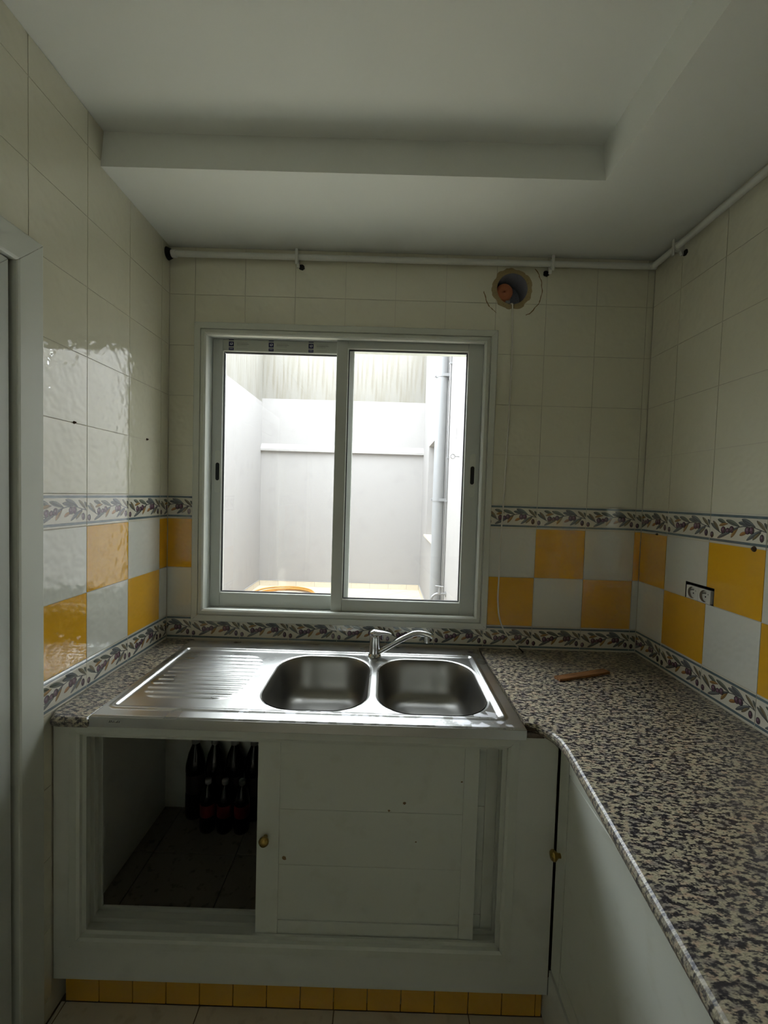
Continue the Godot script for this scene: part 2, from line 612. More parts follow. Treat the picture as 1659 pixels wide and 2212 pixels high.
# cols and rows are edges in the wall's own x (rightwards for who faces it) and y
func tile_wall(wall: Node3D, cols: Array, rows: Array, parity: int, holes: Array) -> void:
	for c in cols.size() - 1:
		for r in rows:
			var u0: float = cols[c]
			var u1: float = cols[c + 1]
			var v0: float = r[0]
			var v1: float = r[1]
			var kind: String = r[2]
			var called := "cream_tile"
			var mat: Material = M.cream
			if kind == "border":
				called = "border_tile"
				mat = M.border
			elif kind == "upper" or kind == "lower":
				var yellow := (c + parity + (0 if kind == "upper" else 1)) % 2 == 0
				called = "yellow_tile" if yellow else "pale_tile"
				mat = M.yellow if yellow else M.pale
			var rect := PackedVector2Array([Vector2(u0 + 0.0011, v0 + 0.0011), Vector2(u1 - 0.0011, v0 + 0.0011), Vector2(u1 - 0.0011, v1 - 0.0011), Vector2(u0 + 0.0011, v1 - 0.0011)])
			var pieces := [rect]
			for h in holes:
				var next := []
				for p in pieces:
					for q in Geometry2D.clip_polygons(p, h):
						if not Geometry2D.is_polygon_clockwise(q):
							next.append(q)
				pieces = next
			for p in pieces:
				if p.size() < 3:
					continue
				var o: MeshInstance3D
				if p.size() == 4 and p == rect and not (kind == "border" and u1 - u0 < 0.19):
					o = mesh(called, full_tile(Vector2(u1 - u0, v1 - v0), kind == "border"), mat, wall)
					o.position = Vector3(u0, v0, 0)
					o.rotation = Vector3(rng.randf_range(-0.003, 0.003), rng.randf_range(-0.003, 0.003), 0)
				else:
					var st := begin()
					if kind == "border":
						prism_printed(st, p, u0 if c > 0 else u1 - TILE, v0)
					else:
						prism(st, p, -0.0022, 0.0)
					o = build(called, st, mat, wall)

func prism_printed(st: SurfaceTool, poly: PackedVector2Array, u0: float, v0: float) -> void:
	prism(st, poly, -0.0022, -0.00005)
	var idx := Geometry2D.triangulate_polygon(poly)
	for i in range(0, idx.size(), 3):
		var t := [poly[idx[i]], poly[idx[i + 1]], poly[idx[i + 2]]]
		if (t[1] - t[0]).cross(t[2] - t[0]) > 0.0:
			t = [t[0], t[2], t[1]]
		for p in t:
			st.set_normal(Vector3(0, 0, 1))
			st.set_uv(Vector2((p.x - u0) / TILE, 1.0 - (p.y - v0) / BORDER))
			st.add_vertex(Vector3(p.x, p.y, 0.0))

func rect_poly(x0: float, y0: float, x1: float, y1: float) -> PackedVector2Array:
	return PackedVector2Array([Vector2(x0, y0), Vector2(x1, y0), Vector2(x1, y1), Vector2(x0, y1)])

func round_poly(c: Vector2, r: float, n := 40, rough := 0.0, seed_ := 1) -> PackedVector2Array:
	var out := PackedVector2Array()
	var nz := noise(0.9, seed_)
	for k in n:
		var t := TAU * k / n
		out.append(c + Vector2(cos(t), sin(t)) * r * (1.0 + rough * nz.get_noise_2d(cos(t) * 2.0, sin(t) * 2.0)))
	return out

func wall_rows(low: float, top: float) -> Array:
	var rows := []
	var y := TOP
	while y > low + 0.001:
		rows.append([maxf(y - TILE, low), y, "cream"])
		y -= TILE
	var m := TOP + BORDER
	rows.append([TOP, m, "border"])
	rows.append([m, m + TILE, "lower"])
	rows.append([m + TILE, m + 2 * TILE, "upper"])
	m += 2 * TILE
	rows.append([m, m + BORDER, "border"])
	m += BORDER
	while m < top - 0.001:
		rows.append([m, minf(m + TILE, top), "cream"])
		m += TILE
	return rows

# ------------------------------------------------------------------ _ready
func _ready() -> void:
	rng.seed = 11
	var cam := Camera3D.new()
	cam.name = "camera"
	add_child(cam)
	cam.position = Vector3(0.8864, 1.4723, 1.6886)
	cam.rotation = Vector3(-0.0388, 0.0028, 0.0302)
	cam.fov = 101.873
	cam.near = 0.02
	cam.far = 60.0
	cam.current = true
	var we := WorldEnvironment.new()
	we.name = "world"
	var env := Environment.new()
	env.background_mode = Environment.BG_SKY
	var sky := Sky.new()
	var psm := ProceduralSkyMaterial.new()
	psm.sky_top_color = Color(0.925, 0.96, 0.99)
	psm.sky_horizon_color = Color(0.935, 0.965, 0.99)
	psm.ground_bottom_color = Color(0.5, 0.5, 0.48)
	psm.ground_horizon_color = Color(0.8, 0.8, 0.8)
	sky.sky_material = psm
	env.sky = sky
	env.tonemap_mode = Environment.TONE_MAPPER_LINEAR
	env.tonemap_exposure = 14.7
	env.sdfgi_enabled = true
	env.ssao_enabled = true
	env.ssil_enabled = true
	we.environment = env
	add_child(we)

	materials()
	shell()
	yard()
	window()
	door()
	cabinets()
	counter()
	sink()
	faucet()
	bottles()
	wall_things()

# ------------------------------------------------------------------ the room
func shell() -> void:
	# back wall with its window and duct openings
	var wb := node("wall_back")
	structure(wb)
	var body := CSGCombiner3D.new()
	put(body, "masonry", wb)
	var full := CSGBox3D.new()
	full.size = Vector3(2.25, 2.7, 0.245)
	full.position = Vector3(0.965, 1.35, -0.1242)
	full.material = M.grout
	full.name = "block"
	body.add_child(full)
	var cut := CSGBox3D.new()
	cut.operation = CSGShape3D.OPERATION_SUBTRACTION
	cut.size = Vector3(1.15, 1.155, 0.6)
	cut.position = Vector3(0.71, 1.5425, -0.1)
	cut.material = M.plaster
	cut.name = "opening"
	body.add_child(cut)
	var bore := CSGCylinder3D.new()
	bore.operation = CSGShape3D.OPERATION_SUBTRACTION
	bore.radius = 0.064
	bore.height = 0.4
	bore.sides = 40
	bore.rotation.x = PI / 2
	bore.position = Vector3(1.365, 2.31, 0.03)
	bore.material = M.cement
	bore.name = "bore"
	body.add_child(bore)
	var cols := [0.001]
	for k in 10:
		cols.append(0.1025 + k * TILE)
	cols.append(ROOM_W - 0.001)
	var rows := []
	for r in wall_rows(0.86, CEIL - 0.001):
		rows.append(r)
	tile_wall(wb, cols, rows, 0, [rect_poly(0.13, 0.96, 1.29, 2.125), round_poly(Vector2(1.365, 2.31), 0.066)])

	# left wall, door opening z 0.68 .. 1.56
	var wl := node("wall_left")
	wl.rotation.y = PI / 2
	structure(wl)
	var st := begin()
	var d := -0.0015
	box(st, Vector3(-ROOM_D - 0.2, 0, -0.2), Vector3(-1.56, 2.7, d), 0)
	box(st, Vector3(-0.68, 0, -0.2), Vector3(0.0, 2.7, d), 0)
	box(st, Vector3(-1.56, 2.02, -0.2), Vector3(-0.68, 2.7, d), 0)
	build("masonry", st, M.grout, wl)
	cols = []
	for k in range(14, -1, -1):
		cols.append(-0.0573 - k * TILE)
	cols.append(-0.001)
	rows = wall_rows(0.0, TRAY - 0.001)
	# the yellow one by the corner, as on the back wall
	tile_wall(wl, cols, rows, cols.size() % 2, [rect_poly(-0.405, CEIL - 0.001, 0.1, 2.8), rect_poly(-1.57, -0.1, -0.63, 2.065), rect_poly(-0.59, -0.1, 0.1, 0.859)])

	var wr := node("wall_right", Vector3(ROOM_W, 0, 0))
	wr.rotation.y = -PI / 2
	structure(wr)
	st = begin()
	# built round the socket's box
	box(st, Vector3(0, 0, -0.2), Vector3(0.263, 2.7, d), 0)
	box(st, Vector3(0.388, 0, -0.2), Vector3(ROOM_D + 0.2, 2.7, d), 0)
	box(st, Vector3(0.263, 0, -0.2), Vector3(0.388, 1.1555, d), 0)
	box(st, Vector3(0.263, 1.2115, -0.2), Vector3(0.388, 2.7, d), 0)
	build("masonry", st, M.grout, wr)
	cols = [0.001]
	for k in 15:
		cols.append(0.1549 + k * TILE)
	tile_wall(wr, cols, wall_rows(0.86, CEIL - 0.001), 0, [rect_poly(0.263, 1.1555, 0.388, 1.2115)])

	var wf := node("wall_front")
	structure(wf)
	st = begin()
	box(st, Vector3(-0.2, 0, ROOM_D), Vector3(DOOR_X0, 2.7, ROOM_D + 0.2), 0)
	box(st, Vector3(DOOR_X1, 0, ROOM_D), Vector3(2.13, 2.7, ROOM_D + 0.2), 0)
	box(st, Vector3(DOOR_X0, DOOR_TOP, ROOM_D), Vector3(DOOR_X1, 2.7, ROOM_D + 0.2), 0)
	build("masonry", st, M.plaster, wf)
	# a paved terrace closed by a tall dark hedge wall: daylight comes up off its paving through the door
	slab("terrace_slab", Vector3(-3.0, -0.25, ROOM_D + 0.25), Vector3(5.0, -0.002, 6.2), M.stone, wf, 0)
	slab("terrace_wall", Vector3(-3.0, -0.25, 6.2), Vector3(5.0, 4.3, 6.5), M.hedge, wf, 0)

	# floor
	var fl := node("floor")
	structure(fl)
	slab("slab", Vector3(-0.25, -0.25, -0.25), Vector3(ROOM_W + 0.25, -0.002, ROOM_D + 0.25), M.floorgrout, fl, 0)
	var tiles := {}
	for i in 6:
		for j in 7:
			var x0 := maxf(-0.369 + i * 0.384 + 0.384 * 0, 0.002)
			var x1 := minf(-0.369 + (i + 1) * 0.384, ROOM_W - 0.002)
			if x1 - x0 < 0.008:
				continue
			var z0 := 0.556 + j * 0.384
			var z1 := minf(z0 + 0.384, ROOM_D - 0.002)
			slab("floor_tile", Vector3(x0 + 0.0015, -0.008, z0 + 0.0015), Vector3(x1 - 0.0015, 0, z1 - 0.0015), M.floor, fl, 0.001)

	# ceiling: a dropped soffit along the back and right walls round a shallow tray
	var ce := node("ceiling")
	structure(ce)
	var c := begin()
	var zs := 0.402
	var xs := 1.518
	flat_quad(c, Vector3(-0.1, CEIL, -0.1), Vector3(2.05, CEIL, -0.1), Vector3(2.05, CEIL, zs), Vector3(-0.1, CEIL, zs), Vector3.DOWN)
	flat_quad(c, Vector3(xs, CEIL, zs), Vector3(2.05, CEIL, zs), Vector3(2.05, CEIL, ROOM_D + 0.1), Vector3(xs, CEIL, ROOM_D + 0.1), Vector3.DOWN)
	flat_quad(c, Vector3(-0.1, CEIL, zs), Vector3(xs, CEIL, zs), Vector3(xs - 0.006, TRAY, zs - 0.014), Vector3(-0.1, TRAY, zs - 0.014), Vector3(0, 0, 1))
	flat_quad(c, Vector3(xs, CEIL, zs), Vector3(xs, CEIL, ROOM_D + 0.1), Vector3(xs - 0.006, TRAY, ROOM_D + 0.1), Vector3(xs - 0.006, TRAY, zs - 0.014), Vector3(-1, 0, 0))
	flat_quad(c, Vector3(-0.1, TRAY, zs - 0.014), Vector3(xs - 0.006, TRAY, zs - 0.014), Vector3(xs - 0.006, TRAY, ROOM_D + 0.1), Vector3(-0.1, TRAY, ROOM_D + 0.1), Vector3.DOWN)
	box(c, Vector3(-0.2, 2.7, -0.247), Vector3(2.13, 2.85, ROOM_D + 0.2), 0)
	build("ceiling_plaster", c, M.ceiling, ce)

# ------------------------------------------------------------------ outside
func yard() -> void:
	var zb := -4.83
	var xl := -1.075
	var xr := 1.458
	var hi := 3.95
	var near_hi := 4.2
	var b := node("wall_yard_back")
	structure(b)
	slab("lower_wall", Vector3(xl - 0.2, -0.1, zb - 0.2), Vector3(xr + 0.2, 2.93, zb), M.yard, b, 0)
	slab("upper_wall", Vector3(xl - 0.2, 2.93, zb - 0.2), Vector3(xr + 0.2, hi, zb - 0.004), M.yardcement, b, 0)
	var st := begin()
	prism(st, PackedVector2Array([Vector2(0, 2.12), Vector2(0.055, 2.12), Vector2(0.055, 2.15), Vector2(0.0, 2.235)]), 0.0, xr - xl, Transform3D(Basis(Vector3(0, 0, 1), Vector3(0, 1, 0), Vector3(-1, 0, 0)), Vector3(xr, 0, zb)))
	build("ledge", st, M.yard, b)
	var l := node("wall_yard_left")
	structure(l)
	slab("lower_wall", Vector3(xl - 0.2, -0.1, zb), Vector3(xl, 2.87, -2.9), M.yard, l, 0)
	slab("low_wall", Vector3(xl - 0.2, -0.1, -2.9), Vector3(xl, 2.3, -0.247), M.yard, l, 0)
	slab("upper_wall", Vector3(xl - 0.2, 2.87, zb), Vector3(xl - 0.004, hi, -2.9), M.yardcement, l, 0)
	var r := node("wall_yard_right")
	structure(r)
	# built round the window recess
	slab("lower_wall", Vector3(xr, -0.1, zb), Vector3(xr + 0.3, 0.96, -0.247), M.yard, r, 0)
	st = begin()
	box(st, Vector3(xr, 0.96, zb), Vector3(xr + 0.3, 2.16, -4.0), 0)
	box(st, Vector3(xr, 0.96, -3.0), Vector3(xr + 0.3, 2.16, -0.247), 0)
	box(st, Vector3(xr, 2.16, zb), Vector3(xr + 0.3, hi, -1.3), 0)
	box(st, Vector3(xr, 2.16, -1.3), Vector3(xr + 0.3, 2.3, -0.247), 0)
	build("upper_wall", st, M.yard, r)
	slab("recess_back", Vector3(xr + 0.16, 0.96, -4.0), Vector3(xr + 0.2, 2.16, -3.0), M.pvc, r, 0)
	slab("stone_sill", Vector3(xr - 0.035, 0.935, -4.03), Vector3(xr + 0.16, 0.962, -2.97), M.stone, r, 0.003)
	# the house side of the yard, round and above the kitchen
	var n := node("wall_yard_near")
	structure(n)
	slab("side_wall", Vector3(xl - 0.2, -0.1, -0.247), Vector3(-0.161, near_hi, 0.0), M.yard, n, 0)
	slab("upper_wall", Vector3(-0.161, 2.701, -0.247), Vector3(2.1, near_hi, 0.0), M.yard, n, 0)
	# floor tiles laid on the diagonal
	var f := node("floor_yard")
	structure(f)
	slab("screed", Vector3(xl, -0.2, zb), Vector3(xr, -0.004, -0.247), M.stonegrout, f, 0)
	var area := rect_poly(xl + 0.001, -zb * -1.0 + 0.001, xr - 0.001, -0.25)
	var s := 0.33
	var q := s / sqrt(2.0)
	for i in range(-12, 12):
		for j in range(-12, 12):
			var c := Vector2(0.19 + (i - j) * q, -2.5 + (i + j) * q)
			if c.x < xl - q or c.x > xr + q or c.y < zb - q or c.y > -0.25 + q:
				continue
			var k := q - 0.004
			var dia := PackedVector2Array([c + Vector2(-k, 0), c + Vector2(0, -k), c + Vector2(k, 0), c + Vector2(0, k)])
			for p in Geometry2D.intersect_polygons(dia, area):
				var ft := begin()
				prism(ft, p, -0.008, 0.0, Transform3D(Basis(Vector3(1, 0, 0), Vector3(0, 0, 1), Vector3(0, 1, 0)), Vector3.ZERO))
				build("floor_tile", ft, M.stone, f)
	var x := xl + 0.012
	while x < xr - 0.02:
		slab("skirting_tile", Vector3(x + 0.002, 0.0, zb + 0.0005), Vector3(minf(x + 0.29, xr - 0.012) - 0.002, 0.082, zb + 0.011), M.stone, b, 0.001)
		x += 0.29
	slab("skirting_bead", Vector3(xl, 0.083, zb), Vector3(xr, 0.092, zb + 0.013), M.yard, b, 0.002)
	var z := zb + 0.012
	while z < -0.3:
		slab("skirting_tile", Vector3(xl + 0.0005, 0.0, z + 0.002), Vector3(xl + 0.011, 0.082, minf(z + 0.29, -0.25) - 0.002), M.stone, l, 0.001)
		slab("skirting_tile", Vector3(xr - 0.011, 0.0, z + 0.002), Vector3(xr - 0.0005, 0.082, minf(z + 0.29, -0.25) - 0.002), M.stone, r, 0.001)
		z += 0.29
	slab("skirting_bead", Vector3(xl, 0.083, zb), Vector3(xl + 0.013, 0.092, -0.25), M.yard, l, 0.002)
	slab("skirting_bead", Vector3(xr - 0.013, 0.083, zb), Vector3(xr, 0.092, -0.25), M.yard, r, 0.002)

	# downpipe with two brackets
	var dp := node("downpipe", Vector3(1.392, 0, -2.3))
	tag(dp, "thick white vertical downpipe on the right wall of the yard outside the window", "pipe")
	mesh("tube", lathe([Vector2(0, 0.0), Vector2(0.055, 0.0), Vector2(0.055, 0.0), Vector2(0.055, 3.9), Vector2(0.055, 3.9), Vector2(0, 3.9)], 28), M.pvc, dp)
	for y in [1.45, 2.62]:
		var cl := begin()
		box(cl, Vector3(0.0, y - 0.014, -0.066), Vector3(0.066, y + 0.014, -0.058), 0.001)
		box(cl, Vector3(0.0, y - 0.014, 0.058), Vector3(0.066, y + 0.014, 0.066), 0.001)
		var bm := lathe([Vector2(0.0555, y - 0.014), Vector2(0.059, y - 0.014), Vector2(0.059, y - 0.014), Vector2(0.059, y + 0.014), Vector2(0.059, y + 0.014), Vector2(0.0555, y + 0.014)], 28)
		cl.append_from(bm, 0, Transform3D.IDENTITY)
		box(cl, Vector3(-0.074, y - 0.008, -0.012), Vector3(-0.057, y + 0.008, 0.012), 0.002)
		build("bracket", cl, M.pvc, dp)
	var sp := node("supply_pipe", Vector3(1.447, 0, -2.16))
	tag(sp, "thin grey water pipe running up the yard wall just right of the downpipe", "pipe")
	mesh("tube", tube([Vector3(0, 0.01, 0), Vector3(0, 3.8, 0)], 0.008, 10), M.metal, sp)
	for y in [1.44, 1.84, 2.7]:
		slab("clip", Vector3(-0.011, y - 0.008, -0.014), Vector3(0.011, y + 0.008, 0.014), M.pvc, sp, 0.002)
	# tap
	var tp := node("garden_tap", Vector3(xr, 0.60, -2.05))
	tag(tp, "small metal tap with a cross handle low on the yard wall beside the downpipe", "tap")
	mesh("body", tube(smooth_path([Vector3(0, 0, 0), Vector3(-0.05, 0, 0), Vector3(-0.09, -0.004, 0), Vector3(-0.125, -0.035, 0), Vector3(-0.13, -0.075, 0)]), 0.0115, 12), M.metal, tp)
	mesh("flange", tube([Vector3(-0.001, 0, 0), Vector3(-0.008, 0, 0)], 0.026, 16), M.metal, tp)
	mesh("stem", tube([Vector3(-0.06, 0.0, 0), Vector3(-0.06, 0.035, 0), Vector3(-0.06, 0.068, 0)], [0.016, 0.011, 0.006], 12), M.metal, tp)
	mesh("handle", tube([Vector3(-0.095, 0.07, -0.01), Vector3(-0.025, 0.066, 0.01)], 0.006, 8), M.metal, tp)
	mesh("hose_end", tube([Vector3(-0.13, -0.07, 0), Vector3(-0.13, -0.1, 0)], 0.016, 12), M.metal, tp)
	# eye bolt and wall plug
	var eb := node("eye_bolt", Vector3(xr, 1.80, -1.61))
	tag(eb, "small metal ring hook fixed in the yard wall near the right window edge", "hook")
	mesh("shank", tube([Vector3(0.0, 0, 0), Vector3(-0.035, 0.0, 0)], 0.0035, 8), M.metal, eb)
	var ring := []
	for k in 21:
		ring.append(Vector3(-0.052 + 0.017 * cos(TAU * k / 20.0), 0.017 * sin(TAU * k / 20.0), 0))
	mesh("ring", tube(ring, 0.0035, 8, false), M.metal, eb)
	var hk := node("drilled_hole", Vector3(xr, 2.01, -1.78))
	tag(hk, "short dark scar in the yard wall above the ring hook", "hole")
	st = begin()
	prism(st, round_poly(Vector2.ZERO, 0.02, 14, 0.5, 4), -0.002, 0.0015, Transform3D(Basis(Vector3(0, 0, 0.45), Vector3(0, 2.2, 0), Vector3(-1, 0, 0)), Vector3.ZERO))
	build("scar", st, M.steelgrey, hk)
	# hose lying in loops
	var pts := []
	for k in 121:
		var t := TAU * k / 40.0
		var rad := 0.40 + 0.02 * sin(t * 0.37) + 0.012 * (k / 40)
		pts.append(Vector3(-0.47 + rad * cos(t) - 0.03 * (k / 40), 0.013 + 0.02 * clampf(k / 40.0 - 0.6, 0, 2), -4.13 + rad * sin(t)))
	tag(mesh("garden_hose", tube(pts, 0.012, 8), M.hose), "yellow hose coiled in a ring on the beige yard floor", "hose")

# ------------------------------------------------------------------ window
func window() -> void:
	var w := node("window_1")
	structure(w)
	var prof := [Vector2(0, 0.0004), Vector2(0, 0.009), Vector2(0.003, 0.012), Vector2(0.026, 0.0135), Vector2(0.0275, 0.009), Vector2(0.0295, 0.009), Vector2(0.033, 0.018), Vector2(0.046, 0.021), Vector2(0.052, 0.017), Vector2(0.052, -0.004)]
	mitred("architrave", Rect2(0.104, 0.938, 1.211, 1.205), prof, M.frame, w)
	# fixed frame
	mitred("frame", Rect2(0.136, 0.966, 1.148, 1.152), [Vector2(0, -0.1), Vector2(0, -0.001), Vector2(0.0175, -0.001), Vector2(0.0175, -0.1), Vector2(0, -0.1)], M.alu, w)
	for side in 2:
		var left := side == 0
		var s := node("sash", Vector3.ZERO, w)
		s.set_meta("label", "left sliding sash with printed film on its top rail" if left else "right sliding sash in the front track")
		var z1 := -0.05 if left else -0.012
		var z0 := z1 - 0.024
		var outer := Rect2(0.155, 0.985, 0.585, 1.114) if left else Rect2(0.672, 0.985, 0.593, 1.114)
		var inner := Rect2(0.196, 1.044, 0.502, 1.008) if left else Rect2(0.717, 1.039, 0.487, 1.024)
		for rail in [["stile", outer.position.x, outer.position.y, inner.position.x, outer.end.y], ["stile", inner.end.x, outer.position.y, outer.end.x, outer.end.y], ["rail", inner.position.x + 0.0006, outer.position.y, inner.end.x - 0.0006, inner.position.y], ["rail", inner.position.x + 0.0006, inner.end.y, inner.end.x - 0.0006, outer.end.y]]:
			slab(rail[0], Vector3(rail[1], rail[2], z0), Vector3(rail[3], rail[4], z1), M.alu, s, 0.0015)
		# bright glazing bead, black seal, pane
		mitred("glazing_bead", inner, [Vector2(0, z1 - 0.001), Vector2(0.0028, z1 - 0.006), Vector2(0.0028, z0 + 0.004)], M.frame, s)
		mitred("seal", Rect2(inner.position + Vector2(0.001, 0.001), inner.size - Vector2(0.002, 0.002)), [Vector2(0, z1 - 0.007), Vector2(0.005, z1 - 0.007), Vector2(0.005, z0 + 0.005), Vector2(0, z0 + 0.005)], M.rubber, s)
		slab("pane", Vector3(inner.position.x + 0.003, inner.position.y + 0.003, (z0 + z1) / 2 - 0.002), Vector3(inner.end.x - 0.003, inner.end.y - 0.003, (z0 + z1) / 2 + 0.002), M.glass, s, 0)
		# recessed pull
		var hx := 0.181 if left else 1.2365
		var hy := 1.553 if left else 1.566
		var pl := begin()
		prism(pl, stadium(Vector2(hx, hy), 0.0115, 0.088), z1 - 0.001, z1 + 0.0012)
		build("pull_plate", pl, M.frame, s)
		var ps := begin()
		prism(ps, stadium(Vector2(hx, hy), 0.0078, 0.037), z1 - 0.001, z1 + 0.0018)
		build("pull_slot", ps, M.rubber, s)
		if left:
			var tp := begin()
			var a := Vector3(inner.position.x + 0.003, inner.end.y + 0.002, z1 + 0.0003)
			var b := Vector3(inner.end.x - 0.02, outer.end.y - 0.001, z1 + 0.0003)
			for p in [[a.x, a.y, 0, 1], [b.x, b.y, 1, 0], [b.x, a.y, 1, 1], [a.x, a.y, 0, 1], [a.x, b.y, 0, 0], [b.x, b.y, 1, 0]]:
				tp.set_normal(Vector3(0, 0, 1))
				tp.set_uv(Vector2(p[2], p[3]))
				tp.add_vertex(Vector3(p[0], p[1], a.z))
			build("printed_film", tp, M.tape, s).set_meta("label", "protective film with navy squares and small print")

func stadium(c: Vector2, r: float, half: float) -> PackedVector2Array:
	var out := PackedVector2Array()
	for k in 13:
		var t := PI * k / 12.0
		out.append(c + Vector2(cos(t) * r, half - r + sin(t) * r))
	for k in 13:
		var t := PI + PI * k / 12.0
		out.append(c + Vector2(cos(t) * r, -half + r + sin(t) * r))
	return out

# ------------------------------------------------------------------ door in the left wall
func door() -> void:
	var d := node("door_1")
	d.rotation.y = PI / 2
	structure(d)
	var prof := [Vector2(0, 0.0004), Vector2(0, 0.007), Vector2(0.003, 0.009), Vector2(0.068, 0.0095), Vector2(0.073, 0.008), Vector2(0.075, 0.006), Vector2(0.075, -0.03)]
	mitred("architrave", Rect2(-1.58, -0.6, 0.957, 2.673), prof, M.frame, d, [0, 1, 3])
	slab("lining", Vector3(-0.7, 0, -0.16), Vector3(-0.681, 2.0, -0.032), M.frame, d)
	slab("lining", Vector3(-1.559, 0, -0.16), Vector3(-1.5, 2.0, -0.03), M.frame, d)
	slab("lining", Vector3(-1.559, 1.999, -0.16), Vector3(-0.681, 2.019, -0.03), M.frame, d)
	slab("back_panel", Vector3(-1.5585, 0.001, -0.2), Vector3(-0.6815, 2.0185, -0.165), M.lacquer, d, 0)
	var leaf := node("leaf", Vector3.ZERO, d)
	var x0 := -1.498
	var x1 := -0.7075
	mitred("leaf_frame", Rect2(x0, 0.01, x1 - x0, 1.985), [Vector2(0, -0.07), Vector2(0, -0.005), Vector2(0.002, -0.003), Vector2(0.088, -0.003), Vector2(0.09, -0.007), Vector2(0.09, -0.07)], M.alu, leaf)
	slab("mid_rail", Vector3(x0 + 0.09, 0.5, -0.07), Vector3(x1 - 0.0905, 0.58, -0.004), M.alu, leaf)
	slab("panel", Vector3(x0 + 0.085, 0.1, -0.05), Vector3(x1 - 0.085, 0.5, -0.014), M.lacquer, leaf)
	slab("panel", Vector3(x0 + 0.085, 0.58, -0.05), Vector3(x1 - 0.085, 1.91, -0.014), M.lacquer, leaf)

# ------------------------------------------------------------------ cabinets
func sliding_leaf(called: String, parent: Node3D, x0: float, x1: float, y0: float, y1: float, z0: float, z1: float, knob_x: float) -> Node3D:
	var s := node(called, Vector3.ZERO, parent)
	var ls := 0.062
	var rs := 0.041
	slab("stile", Vector3(x0, y0, z0), Vector3(x0 + ls, y1, z1), M.lacquer, s, 0.001)
	slab("stile", Vector3(x1 - rs, y0, z0), Vector3(x1, y1, z1), M.lacquer, s, 0.001)
	slab("rail", Vector3(x0 + ls + 0.0005, y0, z0), Vector3(x1 - rs - 0.0005, y0 + 0.046, z1), M.lacquer, s, 0.001)
	slab("rail", Vector3(x0 + ls + 0.0005, y1 - 0.046, z0), Vector3(x1 - rs - 0.0005, y1, z1), M.lacquer, s, 0.001)
	var a := y0 + 0.0462
	var b := y1 - 0.0462
	for k in 3:
		slab("board", Vector3(x0 + ls - 0.004, a + (b - a) * k / 3.0 + 0.0003, z0 + 0.002), Vector3(x1 - rs + 0.004, a + (b - a) * (k + 1) / 3.0 - 0.0003, z1 - 0.0035), M.lacquer, s, 0.0006)
	if knob_x > 0.0:
		mesh("knob", lathe([Vector2(0.006, 0.0), Vector2(0.006, 0.006), Vector2(0.009, 0.01), Vector2(0.0135, 0.015), Vector2(0.0142, 0.02), Vector2(0.0105, 0.0255), Vector2(0.0, 0.0275)], 20, Transform3D(Basis(Vector3(1, 0, 0), PI / 2), Vector3(knob_x, 0.515, z1))), M.brass, s)
	return s

